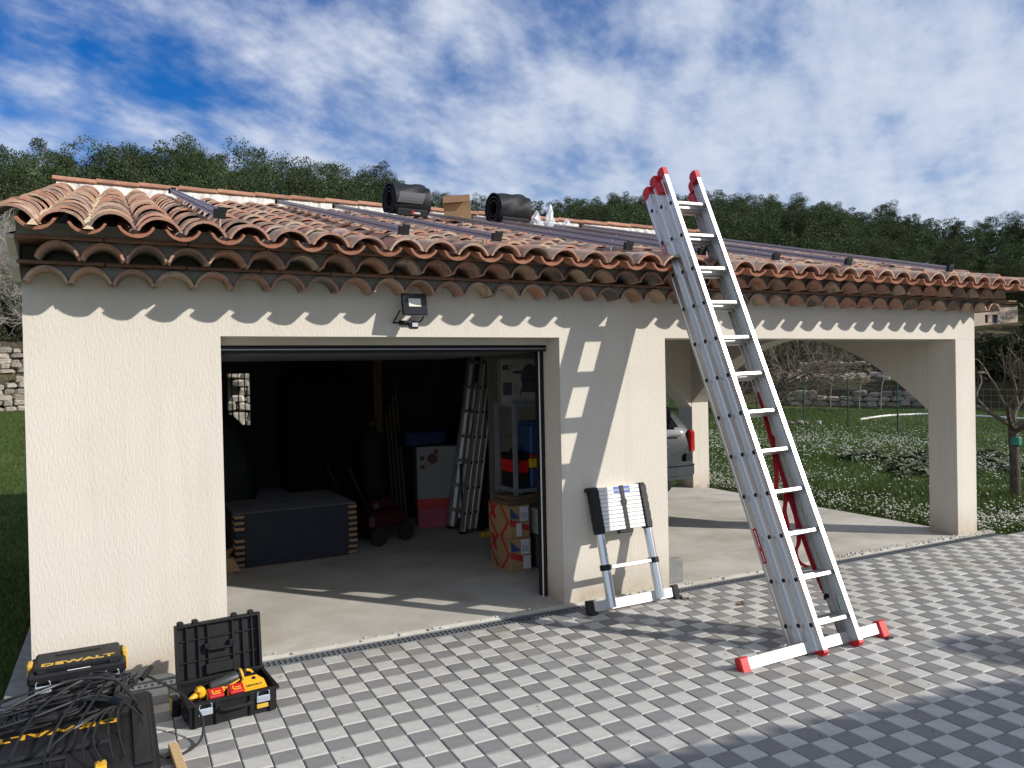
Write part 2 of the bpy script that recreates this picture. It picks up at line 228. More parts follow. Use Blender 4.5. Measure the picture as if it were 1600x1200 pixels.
# ------------------------------------------------------------------ mesh helpers
def prop(o, label=None, cat=None, group=None, kind=None):
    if label: o['label'] = label
    if cat: o['category'] = cat
    if group: o['group'] = group
    if kind: o['kind'] = kind
    return o
def empty(name, loc=(0, 0, 0), rot=(0, 0, 0), label=None, cat=None, group=None):
    o = bpy.data.objects.new(name, None); COL.objects.link(o); o.location = loc; o.rotation_euler = rot; o.empty_display_size = 0.1
    return prop(o, label, cat, group)
class MB:
    def __init__(s): s.v = []; s.f = []; s.mi = []; s.T = None
    def add(s, vs, fs, mi=0):
        n = len(s.v)
        if s.T is not None: vs = [tuple(s.T @ Vector(v)) for v in vs]
        s.v += [tuple(v) for v in vs]; s.f += [tuple(i + n for i in f) for f in fs]; s.mi += [mi] * len(fs); return s
    def box(s, x0, x1, y0, y1, z0, z1, mi=0):
        return s.add([(x0, y0, z0), (x1, y0, z0), (x1, y1, z0), (x0, y1, z0), (x0, y0, z1), (x1, y0, z1), (x1, y1, z1), (x0, y1, z1)],
                     [(0, 3, 2, 1), (4, 5, 6, 7), (0, 1, 5, 4), (1, 2, 6, 5), (2, 3, 7, 6), (3, 0, 4, 7)], mi)
    def cbox(s, x0, x1, y0, y1, z0, z1, c=0.005, mi=0):
        """box with chamfered edges"""
        X = (x0, x1); Y = (y0, y1); Z = (z0, z1); vs = []; idx = {}
        for i in (0, 1):
            for j in (0, 1):
                for k in (0, 1):
                    sx, sy, sz = (1 - 2 * i) * c, (1 - 2 * j) * c, (1 - 2 * k) * c
                    for a, (dx, dy, dz) in enumerate(((0, sy, sz), (sx, 0, sz), (sx, sy, 0))):
                        idx[(i, j, k, a)] = len(vs); vs.append((X[i] + dx, Y[j] + dy, Z[k] + dz))
        fs = []
        for i in (0, 1):
            q = [idx[(i, j, k, 0)] for j, k in ((0, 0), (1, 0), (1, 1), (0, 1))]; fs.append(q if i else q[::-1])
            q = [idx[(j, i, k, 1)] for j, k in ((0, 0), (1, 0), (1, 1), (0, 1))]; fs.append(q[::-1] if i else q)
            q = [idx[(j, k, i, 2)] for j, k in ((0, 0), (1, 0), (1, 1), (0, 1))]; fs.append(q if i else q[::-1])
        for j in (0, 1):
            for k in (0, 1):
                q = [idx[(0, j, k, 1)], idx[(1, j, k, 1)], idx[(1, j, k, 2)], idx[(0, j, k, 2)]]; fs.append(q if (j + k) % 2 == 0 else q[::-1])
                q = [idx[(j, 0, k, 0)], idx[(j, 1, k, 0)], idx[(j, 1, k, 2)], idx[(j, 0, k, 2)]]; fs.append(q[::-1] if (j + k) % 2 == 0 else q)
                q = [idx[(j, k, 0, 0)], idx[(j, k, 1, 0)], idx[(j, k, 1, 1)], idx[(j, k, 0, 1)]]; fs.append(q if (j + k) % 2 == 0 else q[::-1])
        for i in (0, 1):
            for j in (0, 1):
                for k in (0, 1):
                    q = [idx[(i, j, k, a)] for a in (0, 1, 2)]; fs.append(q if (i + j + k) % 2 else q[::-1])
        return s.add(vs, fs, mi)
    def tube(s, pts, r, n=6, mi=0, cap=True, r1=None):
        pts = [Vector(p) for p in pts]; m_ = len(pts); vs = []; prev = None
        for i, p in enumerate(pts):
            d = (pts[min(i + 1, m_ - 1)] - pts[max(i - 1, 0)]).normalized()
            if prev is None:
                a = Vector((0, 0, 1)) if abs(d.z) < 0.9 else Vector((1, 0, 0)); u = d.cross(a).normalized()
            else: u = (prev - d * prev.dot(d)); u = u.normalized() if u.length > 1e-6 else d.orthogonal().normalized()
            prev = u; w = d.cross(u); rr = r if not isinstance(r, (list, tuple)) else r[i]
            if r1 is not None: rr = r + (r1 - r) * i / (m_ - 1)
            for k in range(n):
                a = 2 * math.pi * k / n; vs.append(p + (u * math.cos(a) + w * math.sin(a)) * rr)
        fs = [(i * n + k, i * n + (k + 1) % n, (i + 1) * n + (k + 1) % n, (i + 1) * n + k) for i in range(m_ - 1) for k in range(n)]
        if cap: fs += [tuple(range(n))[::-1], tuple((m_ - 1) * n + k for k in range(n))]
        return s.add(vs, fs, mi)
    def prism(s, poly, axis, a0, a1, mi=0):
        """extrude a 2D polygon along axis ('x': poly is (y,z); 'y': (x,z); 'z': (x,y))"""
        n = len(poly); f = {'x': lambda a, p: (a, p[0], p[1]), 'y': lambda a, p: (p[0], a, p[1]), 'z': lambda a, p: (p[0], p[1], a)}[axis]
        vs = [f(a0, p) for p in poly] + [f(a1, p) for p in poly]
        ar = sum(poly[i][0] * poly[(i + 1) % n][1] - poly[(i + 1) % n][0] * poly[i][1] for i in range(n))
        flip = (ar < 0) != (axis == 'y')
        fs = [tuple(range(n))[::-1], tuple(range(n, 2 * n))] + [(i, (i + 1) % n, n + (i + 1) % n, n + i) for i in range(n)]
        if flip: fs = [q[::-1] for q in fs]
        if a1 < a0: fs = [q[::-1] for q in fs]
        return s.add(vs, fs, mi)
    def lathe(s, prof, n=16, mi=0, c=(0, 0, 0), axis='z'):
        vs = []
        for r_, z_ in prof:
            for k in range(n):
                a = 2 * math.pi * k / n; q = (r_ * math.cos(a), r_ * math.sin(a), z_)
                if axis == 'x': q = (q[2], q[0], q[1])
                if axis == 'y': q = (q[1], q[2], q[0])
                vs.append((q[0] + c[0], q[1] + c[1], q[2] + c[2]))
        m_ = len(prof); fs = [(i * n + k, i * n + (k + 1) % n, (i + 1) * n + (k + 1) % n, (i + 1) * n + k) for i in range(m_ - 1) for k in range(n)]
        fs += [tuple(range(n))[::-1], tuple((m_ - 1) * n + k for k in range(n))]
        return s.add(vs, fs, mi)
    def mesh(s, name, mats, smooth=False, angle=40):
        me = bpy.data.meshes.new(name); me.from_pydata(s.v, [], s.f)
        for m_ in (mats if isinstance(mats, (list, tuple)) else [mats]): me.materials.append(m_)
        if any(s.mi): me.polygons.foreach_set('material_index', s.mi)
        if smooth:
            me.polygons.foreach_set('use_smooth', [True] * len(s.f))
            try: me.set_sharp_from_angle(angle=R(angle))
            except Exception: pass
        me.update(); return me
    def build(s, name, mats, parent=None, smooth=False, **k):
        o = bpy.data.objects.new(name, s.mesh(name, mats, smooth)); COL.objects.link(o); o.parent = parent
        return prop(o, **k)
def inst(name, me, parent=None, loc=(0, 0, 0), rot=(0, 0, 0), sc=(1, 1, 1), **k):
    o = bpy.data.objects.new(name, me); COL.objects.link(o); o.parent = parent; o.location = loc; o.rotation_euler = rot; o.scale = sc
    return prop(o, **k)
def copy_tree(o, parent=None):
    c = o.copy(); COL.objects.link(c); c.parent = parent
    for ch in [x for x in bpy.data.objects if x.parent == o]: copy_tree(ch, c)
    return c
def npmesh(name, V, F, mats, mi=None):
    """V (n,3), F (m,k) arrays"""
    me = bpy.data.meshes.new(name); k = F.shape[1]
    me.vertices.add(len(V)); me.vertices.foreach_set('co', np.asarray(V, dtype=np.float32).ravel())
    me.loops.add(F.size); me.loops.foreach_set('vertex_index', F.astype(np.int32).ravel())
    me.polygons.add(len(F)); me.polygons.foreach_set('loop_start', (np.arange(len(F)) * k).astype(np.int32)); me.polygons.foreach_set('loop_total', np.full(len(F), k, dtype=np.int32))
    for m_ in (mats if isinstance(mats, (list, tuple)) else [mats]): me.materials.append(m_)
    if mi is not None: me.polygons.foreach_set('material_index', mi.astype(np.int32))
    me.update(calc_edges=True); return me
def text_mesh(name, s, size, m_, depth=0.001, bold=0.0):
    cu = bpy.data.curves.new(name, 'FONT'); cu.body = s; cu.size = size; cu.extrude = depth; cu.offset = bold; cu.align_x = 'CENTER'; cu.align_y = 'CENTER'; cu.resolution_u = 2
    o = bpy.data.objects.new(name + '_tmp', cu); COL.objects.link(o); bpy.context.view_layer.update()
    me = bpy.data.meshes.new_from_object(o.evaluated_get(bpy.context.evaluated_depsgraph_get())); me.name = name
    bpy.data.objects.remove(o); bpy.data.curves.remove(cu); me.materials.clear(); me.materials.append(m_); return me
def lerp(a, b, t): return a + (b - a) * t
def interp(x, tab):
    if x <= tab[0][0]: return tab[0][1]
    for (a, b), (c, d) in zip(tab, tab[1:]):
        if x <= c: return b + (d - b) * (x - a) / (c - a)
    return tab[-1][1]
def sstep(a, b, x):
    t = min(1, max(0, (x - a) / (b - a))); return t * t * (3 - 2 * t)

# ------------------------------------------------------------------ terrain
EL = [(-60, 9), (-25, 13), (-14, 14.9), (-6, 15.4), (-3, 15.9), (4, 16.1), (8, 16.1), (10, 16.0), (13.5, 15.0), (17.5, 14.6), (20, 13.6), (24, 12.6), (32, 13.0), (36, 12.8), (41, 12.5), (45, 12.2), (49, 11.0), (53, 10.5), (57, 9.7), (60, 9.2), (75, 6.0), (110, 4)]
RC = [(-60, 70), (-10, 56), (12, 58), (20, 78), (34, 108), (75, 118), (110, 120)]
RW = [(-60, 30), (12, 30), (30, 30), (45, 32), (110, 32)]
WH = [(-60, 2.3), (12, 2.2), (30, 1.0), (110, 0.7)]
LAWN = [(-60, 1.0), (10, 1.0), (25, 0.5), (60, 0.25), (110, 0.2)]
TREE_H = 8.0
TH = [(-60, 6.6), (16, 6.4), (24, 5.0), (110, 4.8)]
def terrain(x, y):
    dx, dy = x - CAM.x, y - CAM.y; r = math.hypot(dx, dy); az = math.degrees(math.atan2(dx, dy))
    if az < -90 or az > 130: fade = 0
    else: fade = sstep(-90, -50, az) * (1 - sstep(100, 130, az))
    und = 0.03 * math.sin(x * 0.9) * math.sin(y * 0.7 + 1)
    rw = interp(az, RW); lw = interp(az, LAWN); wh = interp(az, WH); rc = interp(az, RC)
    zc = 1.72 + rc * math.tan(R(interp(az, EL))) - interp(az, TH)
    z = -0.09 + fade * (lw + 0.06) * sstep(10, rw, r)
    if r > rw:
        z = z + und + fade * wh * sstep(rw, rw + 0.9, r)
        rs = rw + 10
        if r > rw + 0.9: z += fade * 0.10 * (min(r, rs) - rw - 0.9)
        if r > rs:
            zb = lw + wh + 1.0
            t = min(1, (r - rs) / (rc - rs)); z = -0.09 + fade * (zb + (zc - zb) * (t ** lerp(0.9, 2.2, sstep(49, 56, az)))) * 1.0
            z += fade * 0.5 * math.sin(x * 0.21) * math.sin(y * 0.17)
            if r > rc: z -= fade * min((r - rc) * 0.16, zc * 1.0 + 6) * sstep(rc, rc + 200, r) ** 0.3
    else: z += und * sstep(9, 14, r)
    return z
azs = [-180, -160, -140, -120, -105, -90, -75, -60, -50, -40, -30, -22] + [-16 + 1.0 * i for i in range(93)] + [80, 86, 92, 100, 110, 120, 130, 145, 162]
rs_ = [0.0] + [1.5 * 1.18 ** i for i in range(0, 17)] + [24, 25.5, 27, 29, 30, 30.3, 30.9, 31.5, 32, 32.3, 32.9, 34, 36, 38.5, 41, 44, 48, 52, 56, 60, 65, 70, 76, 82, 90, 98, 106, 112, 118, 126, 140, 160, 190, 240, 320, 450, 700, 1100, 1700, 2600]
rs_ = sorted(set(rs_))
V = []; F = []; FM = []
na = len(azs); V.append((CAM.x, CAM.y, -0.09))
for r in rs_[1:]:
    for a in azs:
        x = CAM.x + r * math.sin(R(a)); y = CAM.y + r * math.cos(R(a)); V.append((x, y, terrain(x, y)))
for j in range(na): F.append((0, 1 + (j + 1) % na, 1 + j)); FM.append(0)
for i in range(1, len(rs_) - 1):
    for j in range(na):
        a = 1 + (i - 1) * na + j; b = 1 + (i - 1) * na + (j + 1) % na
        F.append((a, b, b + na, a + na)); rr = rs_[i]; az = azs[j]
        FM.append(1 if (rr >= interp(az, RW) - 0.01 and -90 < az < 125) else 0)
def groundmat(name, stops, scale, bump):
    M = bpy.data.materials.new(name); M.use_nodes = True; t = M.node_tree; L = t.links; b = t.nodes['Principled BSDF']; b.inputs['Roughness'].default_value = 0.95; b.inputs['Specular IOR Level'].default_value = 0.1
    tcn = t.nodes.new('ShaderNodeTexCoord'); a = t.nodes.new('ShaderNodeTexNoise'); a.inputs['Scale'].default_value = scale; a.inputs['Detail'].default_value = 10; a.inputs['Roughness'].default_value = 0.68; L.new(tcn.outputs['Object'], a.inputs[0])
    rp = t.nodes.new('ShaderNodeValToRGB'); rp.color_ramp.elements[0].position = stops[0][0]; rp.color_ramp.elements[0].color = (*stops[0][1], 1); rp.color_ramp.elements[1].position = stops[-1][0]; rp.color_ramp.elements[1].color = (*stops[-1][1], 1)
    for p, c in stops[1:-1]:
        e = rp.color_ramp.elements.new(p); e.color = (*c, 1)
    L.new(a.outputs[0], rp.inputs[0]); L.new(rp.outputs[0], b.inputs['Base Color'])
    a2 = t.nodes.new('ShaderNodeTexNoise'); a2.inputs['Scale'].default_value = 14; a2.inputs['Detail'].default_value = 6; L.new(tcn.outputs['Object'], a2.inputs[0])
    bb = t.nodes.new('ShaderNodeBump'); bb.inputs['Distance'].default_value = bump; L.new(a2.outputs[0], bb.inputs['Height']); L.new(bb.outputs[0], b.inputs['Normal'])
    return M
lawn_m = groundmat('lawn', [(0.3, (0.04, 0.065, 0.016)), (0.5, (0.075, 0.11, 0.028)), (0.62, (0.10, 0.13, 0.038)), (0.75, (0.14, 0.13, 0.06))], 0.5, 0.06)
hill_m = groundmat('hillside', [(0.3, (0.035, 0.045, 0.02)), (0.45, (0.075, 0.07, 0.035)), (0.58, (0.12, 0.105, 0.06)), (0.75, (0.20, 0.17, 0.11))], 0.35, 0.15)
g = MB(); g.v = V; g.f = F; g.mi = FM
g.build('ground', [lawn_m, hill_m], smooth=True, kind='structure')

def polar(az, r, dz=0.0):
    x = CAM.x + r * math.sin(R(az)); y = CAM.y + r * math.cos(R(az)); return Vector((x, y, terrain(x, y) + dz))

# ------------------------------------------------------------------ concrete floor, pavement, drain
sb = MB(); sb.box(-1.93, 6.30, -0.015, 4.35, -0.12, 0.0)
sb.build('concrete_floor', slab_m, kind='structure')
ap = MB(); ap.cbox(-2.10, -1.953, -0.02, 4.5, -0.12, -0.012, 0.006); ap.build('side_kerb', mortar, kind='structure')
# broken mortar lip between slab and drain
lip = MB(); xs = np.arange(-1.95, 6.66, 0.06)
prof = [(x, -0.045 - 0.006 * random.random(), -0.004 - 0.010 * random.random()) for x in xs]
vs = []; fs = []
for x, y, z in prof:
    vs += [(x, 0.0 if x < 6.3 else 0.02, 0.004 + 0.004 * random.random()), (x, -0.02 - 0.006 * random.random(), 0.003 + 0.004 * random.random()), (x, y, z), (x, y, -0.06)]
for i in range(len(prof) - 1):
    for k in range(3): fs.append((i * 4 + k, i * 4 + k + 1, i * 4 + k + 5, i * 4 + k + 4))
lip.add(vs, fs); lip.build('concrete_edge', slab_m, kind='structure')
crumbs = MB()
for _ in range(420):
    x = random.uniform(-0.9, 6.6); x = x if random.random() < 0.4 else random.uniform(4.2, 6.6)
    y = random.uniform(-0.05, 0.03) if x < 6 else random.uniform(-0.10, 0.05); s = random.uniform(0.003, 0.014)
    crumbs.add([(x - s, y - s * .7, 0.004), (x + s, y - s, 0.004), (x + s * .6, y + s, 0.004), (x - s, y + s * .7, 0.004), (x, y, 0.004 + s)], [(0, 1, 4), (1, 2, 4), (2, 3, 4), (3, 0, 4)])
crumbs.build('mortar_crumbs', slab_m, kind='stuff')

S = 0.125482; OI = -0.64398; OJ = 0.27974; ZP = -0.02
pave = empty('pavement'); pave['kind'] = 'structure'
bed = MB(); bed.box(-2.6, 9.6, -7.2, -0.152, -0.12, ZP - 0.007); bed.build('paving_bed', joint_m, pave)
def paver_geo(mb, x0, y0, z, dx=0, dy=0, tilt=(0, 0)):
    h = S - 0.0045; c = 0.0045; x1 = x0 + h; y1 = y0 + h
    def q(x, y, zz): return (x, y, z + zz + (x - x0) * tilt[0] + (y - y0) * tilt[1])
    v = [q(x0, y0, -.04), q(x1, y0, -.04), q(x1, y1, -.04), q(x0, y1, -.04), q(x0, y0, -c), q(x1, y0, -c), q(x1, y1, -c), q(x0, y1, -c),
         q(x0 + c, y0 + c, 0), q(x1 - c, y0 + c, 0), q(x1 - c, y1 - c, 0), q(x0 + c, y1 - c, 0)]
    f = [(8, 9, 10, 11)] + [(a, (a + 1) % 4, (a + 1) % 4 + 4, a + 4) for a in range(4)] + [(a + 4, (a + 1) % 4 + 4, (a + 1) % 4 + 8, a + 8) for a in range(4)]
    mb.add(v, f)
pl = MB(); paver_geo(pl, 0, 0, 0); ml = pl.mesh('paver_light', pav_l); md = pl.mesh('paver_dark', pav_d)
cells = []
for i in range(-12, 82):
    for j in range(0, 52):
        x0 = OI + (i - 1) * S; y0 = -OJ - j * S        # cell between lines i-1..i and rows j-1..j
        if x0 > 9.5: continue
        cx, cy = x0 + S / 2, y0 + S / 2
        d = Vector((cx, cy, 0)) - CAM; zc = d.dot(fw); u = 800 + 1217 * d.dot(rt) / zc if zc > 0.3 else -9; w_ = 600 - 1217 * d.dot(up) / zc if zc > 0.3 else 9999
        vis = -20 < u < 1620 and w_ < 1215 and not (u < 250 and w_ > 1075)
        cells.append((0 if vis else 1, d.length, i, j, x0, y0))
cells.sort(); mbl, mbd = MB(), MB()
for k, (a, d, i, j, x0, y0) in enumerate(cells):
    lightp = (i + j) % 2 == 1; dz = random.uniform(-0.0012, 0.0012); tl = (random.uniform(-.006, .006), random.uniform(-.006, .006))
    if k < 300:
        inst('paver', ml if lightp else md, pave, (x0 + 0.00225, y0 + 0.00225, ZP + dz), (tl[1], -tl[0], 0))
    else: paver_geo(mbl if lightp else mbd, x0 + 0.00225, y0 + 0.00225, ZP + dz, tilt=tl)
a = len(mbl.f); mbl.add(mbd.v, mbd.f, 1)
mbl.build('paver_field', [pav_l, pav_d], pave, kind='stuff')
# first cut row along the drain
cut = MB()
for i in range(-12, 82):
    x0 = OI + (i - 1) * S
    if x0 > 9.5: continue
drain = empty('drain_channel', (0, 0, 0), label='slotted drain channel running along the foot of the garage facade', cat='drain')
ch = MB(); ch.box(-2.25, 6.62, -0.148, -0.052, -0.118, -0.075); ch.build('channel', black, drain)
e1 = MB(); e1.cbox(-2.25, 6.62, -0.152, -0.138, -0.075, -0.017, 0.003); e1.build('edge_rail', grate_m, drain)
e2 = MB(); e2.cbox(-2.25, 6.62, -0.062, -0.048, -0.075, -0.012, 0.003); e2.build('edge_rail', grate_m, drain)
gr = MB(); x = -0.80
while x < 6.6:
    gr.box(x, x + 0.011, -0.137, -0.063, -0.03, -0.016); x += 0.0335
gr.build('grate_bars', grate_m, drain, kind='stuff')
mid = MB(); mid.box(-0.80, 6.6, -0.103, -0.097, -0.032, -0.018); mid.build('grate_spine', grate_m, drain)
g2 = MB(); x = -2.25
g2.box(-2.25, -0.80, -0.137, -0.118, -0.03, -0.0165); g2.box(-2.25, -0.80, -0.082, -0.063, -0.03, -0.0165)
while x < -0.81:
    g2.box(x, x + 0.019, -0.118, -0.082, -0.03, -0.0165); x += 0.0335
g2.build('grey_grate', grate_g, drain)

# ------------------------------------------------------------------ the garage building
bld = empty('garage_building', (0, 0, 0), label='low cream rendered garage with open door, arched carport and clay tile roof', cat='garage')
def cellwall(mb, us, vs_, solid, a0, a1, axis='y'):
    """wall built on a grid of cells; only exposed faces; u along x (axis y) or y (axis x), v = z"""
    nu, nv = len(us) - 1, len(vs_) - 1
    ok = lambda i, j: 0 <= i < nu and 0 <= j < nv and solid(i, j)
    P_ = (lambda u, a, v: (u, a, v)) if axis == 'y' else (lambda u, a, v: (a, u, v))
    for i in range(nu):
        for j in range(nv):
            if not ok(i, j): continue
            u0, u1, v0, v1 = us[i], us[i + 1], vs_[j], vs_[j + 1]; Q = []
            Q.append([P_(u0, a0, v0), P_(u1, a0, v0), P_(u1, a0, v1), P_(u0, a0, v1)])
            Q.append([P_(u1, a1, v0), P_(u0, a1, v0), P_(u0, a1, v1), P_(u1, a1, v1)])
            if not ok(i - 1, j): Q.append([P_(u0, a1, v0), P_(u0, a0, v0), P_(u0, a0, v1), P_(u0, a1, v1)])
            if not ok(i + 1, j): Q.append([P_(u1, a0, v0), P_(u1, a1, v0), P_(u1, a1, v1), P_(u1, a0, v1)])
            if not ok(i, j - 1): Q.append([P_(u0, a1, v0), P_(u1, a1, v0), P_(u1, a0, v0), P_(u0, a0, v0)])
            if not ok(i, j + 1): Q.append([P_(u0, a0, v1), P_(u1, a0, v1), P_(u1, a1, v1), P_(u0, a1, v1)])
            for q in Q: mb.add(q, [(0, 1, 2, 3)] if axis == 'y' else [(3, 2, 1, 0)])
w = MB(); us = [-1.95, -0.925, 1.46, 2.44, 6.10, 6.413]
cellwall(w, us, [-0.02, 2.0, 2.40], lambda i, j: j == 1 or i in (0, 2), 0.0, 0.25)
w.build('facade_wall', stucco, bld)
pl_ = MB(); pl_.cbox(6.10, 6.413, -0.001, 0.31, -0.02, 2.0, 0.004); pl_.build('pillar', stucco, bld)
pr_ = MB(); pr_.cbox(6.10, 6.413, 4.10, 4.41, -0.02, 3.40, 0.004); pr_.build('pillar', stucco, bld)
SL = 0.252
def deck(y): return 2.405 + SL * (y + 0.5)           # underside of the tiles
def sidewall(x0, x1, m_, name):
    q = MB(); q.prism([(0.2505, -0.02), (4.41, -0.02), (4.41, deck(4.41) - 0.05), (0.2505, deck(0.25) - 0.05)], 'x', x0, x1); return q.build(name, m_, bld)
sidewall(-1.95, -1.72, stucco, 'side_wall')
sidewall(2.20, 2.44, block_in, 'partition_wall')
# arch wall on the open right side
def arch_wall(name, u0, u1, spring, apex, top, a0, a1, axis, n=22, c=None):
    q = MB(); cu = (u0 + u1) / 2 if c is None else c; hw = max(u1 - cu, cu - u0)
    us_ = [lerp(u0, u1, k / n) for k in range(n + 1)]; bot = [apex - (apex - spring) * ((u - cu) / hw) ** 2 for u in us_]
    P_ = (lambda u, a, v: (u, a, v)) if axis == 'y' else (lambda u, a, v: (a, u, v))
    for k in range(n):
        A = [P_(us_[k], a0, bot[k]), P_(us_[k + 1], a0, bot[k + 1]), P_(us_[k + 1], a0, top(us_[k + 1])), P_(us_[k], a0, top(us_[k]))]
        B = [P_(us_[k], a1, bot[k]), P_(us_[k + 1], a1, bot[k + 1]), P_(us_[k + 1], a1, top(us_[k + 1])), P_(us_[k], a1, top(us_[k]))]
        q.add(A + B, [(0, 1, 2, 3), (7, 6, 5, 4), (4, 5, 1, 0), (3, 2, 6, 7)] if axis == 'y' else [(3, 2, 1, 0), (4, 5, 6, 7), (0, 1, 5, 4), (7, 6, 2, 3)])
    return q.build(name, stucco, bld)
arch_wall('arch_wall', 0.312, 4.098, 1.27, 2.12, lambda u: deck(u) - 0.03, 6.105, 6.408, 'x')
arch_wall('arch_wall', 2.45, 6.098, 1.2, 2.12, lambda u: deck(4.2) - 0.03, 4.105, 4.405, 'y')
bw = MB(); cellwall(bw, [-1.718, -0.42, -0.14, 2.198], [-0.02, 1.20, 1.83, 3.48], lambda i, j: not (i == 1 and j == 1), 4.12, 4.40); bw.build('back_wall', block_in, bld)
wf = MB()
for x in (-0.41, -0.15): wf.box(x - 0.008, x + 0.008, 4.20, 4.24, 1.20, 1.83)
wf.box(-0.402, -0.158, 4.20, 4.24, 1.205, 1.225); wf.box(-0.402, -0.158, 4.20, 4.24, 1.81, 1.828)
wo_ = wf.build('window', black, bld)
for x in (-0.345, -0.275, -0.205): b_ = MB(); b_.tube([(x, 4.3, 1.20), (x, 4.3, 1.83)], 0.007, 6); b_.build('bar', black, wo_)
b_ = MB(); b_.box(-0.42, -0.14, 4.292, 4.308, 1.745, 1.757); b_.build('bar', black, wo_)
# left cheek of the eave (rendered gusset carrying the cornice)
ck = MB(); ck.prism([(0.0, 2.29), (-0.05, 2.29), (-0.15, 2.36), (-0.17, 2.41), (-0.30, 2.47), (-0.34, 2.50), (-0.34, 2.44 + SL * 0.16), (0.25, 2.62), (0.25, 2.29)], 'x', -1.985, -1.945); ck.build('eave_cheek', stucco, bld)
# door head, frame and guides
df = empty('door', (0, 0, 0)); df.parent = bld
q = MB(); q.box(-0.924, 1.459, 0.17, 0.30, 1.953, 1.999); q.build('lintel_rebate', stucco, df)
q = MB(); q.box(-0.925, 1.46, 0.205, 0.30, 1.905, 1.952); q.build('door_head', black, df)
q = MB(); q.box(-0.925, 1.46, 0.197, 0.204, 1.921, 1.929); q.build('bottom_seal', rail_m, df)
q = MB(); q.box(1.425, 1.458, 0.255, 0.33, 0.0, 1.92); q.build('guide_rail', black, df)
q = MB(); q.box(1.417, 1.4235, 0.247, 0.256, 0.0, 1.93); q.build('guide_edge', white_p, df)
q = MB(); q.box(-0.9245, -0.90, 0.255, 0.33, 0.0, 1.92); q.build('guide_rail', black, df)
q = MB(); q.box(-0.86, 1.40, 0.34, 2.3, 1.90, 1.93); q.build('door_panel', mat('door_panel', (0.10, 0.11, 0.12), 0.6), df)

# ------------------------------------------------------------------ cornice (two rows) and roof
cor = empty('cornice', (0, 0, 0)); cor.parent = bld
def arc_tile(mb, wide, narrow, h0, h1, length, th, n=9, down=False, mi=0, cut=22):
    """half-round tile, arch up, lower wide end at y=0, running to +y; origin under the crown at the rim"""
    rings = []
    for (wd, hh, y) in ((wide, h0, 0.0), (narrow, h1, length)):
        o_, i_ = [], []
        for k in range(n + 1):
            a = R(cut) + (math.pi - 2 * R(cut)) * k / n; cx, cz = -math.cos(a) / math.cos(R(cut)), (math.sin(a) - math.sin(R(cut))) / (1 - math.sin(R(cut)))
            o_.append((cx * wd / 2, y, cz * hh)); i_.append((cx * (wd / 2 - th), y, cz * (hh - th) - 0.2 * th))
        rings.append((o_, i_))
    m_ = n + 1; v = rings[0][0] + rings[0][1] + rings[1][0] + rings[1][1]; f = []
    for k in range(n):
        f.append((k, k + 1, 2 * m_ + k + 1, 2 * m_ + k)[::-1]); f.append((m_ + k, m_ + k + 1, 3 * m_ + k + 1, 3 * m_ + k))
        f.append((k, k + 1, m_ + k + 1, m_ + k)); f.append((2 * m_ + k, 2 * m_ + k + 1, 3 * m_ + k + 1, 3 * m_ + k)[::-1])
    f.append((0, m_, 3 * m_, 2 * m_)[::-1]); f.append((n, m_ + n, 3 * m_ + n, 2 * m_ + n))
    if down: v = [(x, y, -z) for x, y, z in v]; f = [q[::-1] for q in f]
    return mb.add(v, f, mi)
GP = 0.2135
gm = []
for k in range(3):
    q = MB(); arc_tile(q, 0.212, 0.192, 0.084 + 0.003 * k, 0.078, 0.30, 0.014); gm.append(q.mesh('cornice_tile', tile_m, smooth=True))
spand = MB()
for row, (y0, z0, ystrip, zs) in enumerate(((-0.155, 2.283, -0.165, 2.376), (-0.305, 2.397, -0.325, 2.487))):
    x = -1.93 + GP / 2 + (0.5 * GP * row * 0.6); n_t = 0
    x_end = 6.52
    while x < x_end:
        inst('cornice_tile', gm[random.randrange(3)], cor, (x + random.uniform(-.003, .003), y0 + random.uniform(-.008, .006), z0 + random.uniform(-.003, .002)), (0, random.uniform(-.03, .03), random.uniform(-.02, .02)))
        # mortar spandrel between neighbouring arches, set back from the tips
        n = 6; pts = []
        for k in range(n + 1):
            a = math.pi / 2 - (math.pi / 2 - R(22)) * k / n; pts.append((x + 0.105 * math.cos(a) / 0.927, z0 + 0.084 * (math.sin(a) - 0.3746) / 0.6254))
        for k in range(n + 1):
            a = R(22) + (math.pi / 2 - R(22)) * k / n; pts.append((x + GP - 0.105 * math.cos(a) / 0.927, z0 + 0.084 * (math.sin(a) - 0.3746) / 0.6254))
        pts.append((x + GP, zs)); pts.append((x, zs)); yb = y0 + 0.035
        spand.prism([(p[0], p[1]) for p in pts][::-1], 'y', yb, 0.01 if row == 0 else -0.02); x += GP
    # back filling that closes the upper row
    if row == 1: fill = MB(); fill.box(-1.94, 6.5, -0.04, 0.0, 2.397, 2.485); fill.build('cornice_filling', mortar, cor)
    # course of flat tiles
    xs0 = -1.955; ln = 0.42; stp = MB(); stp.cbox(0, ln - 0.006, 0, 0.30 + abs(y0) - 0.14, 0, 0.019, 0.003); sm_ = stp.mesh('flat_tile', strip_m)
    while xs0 < 6.58:
        inst('flat_tile', sm_, cor, (xs0, ystrip + random.uniform(-.005, .005), zs), (0, random.uniform(-.003, .003), 0)); xs0 += ln
spand.build('cornice_mortar', mortar, cor, kind='stuff')

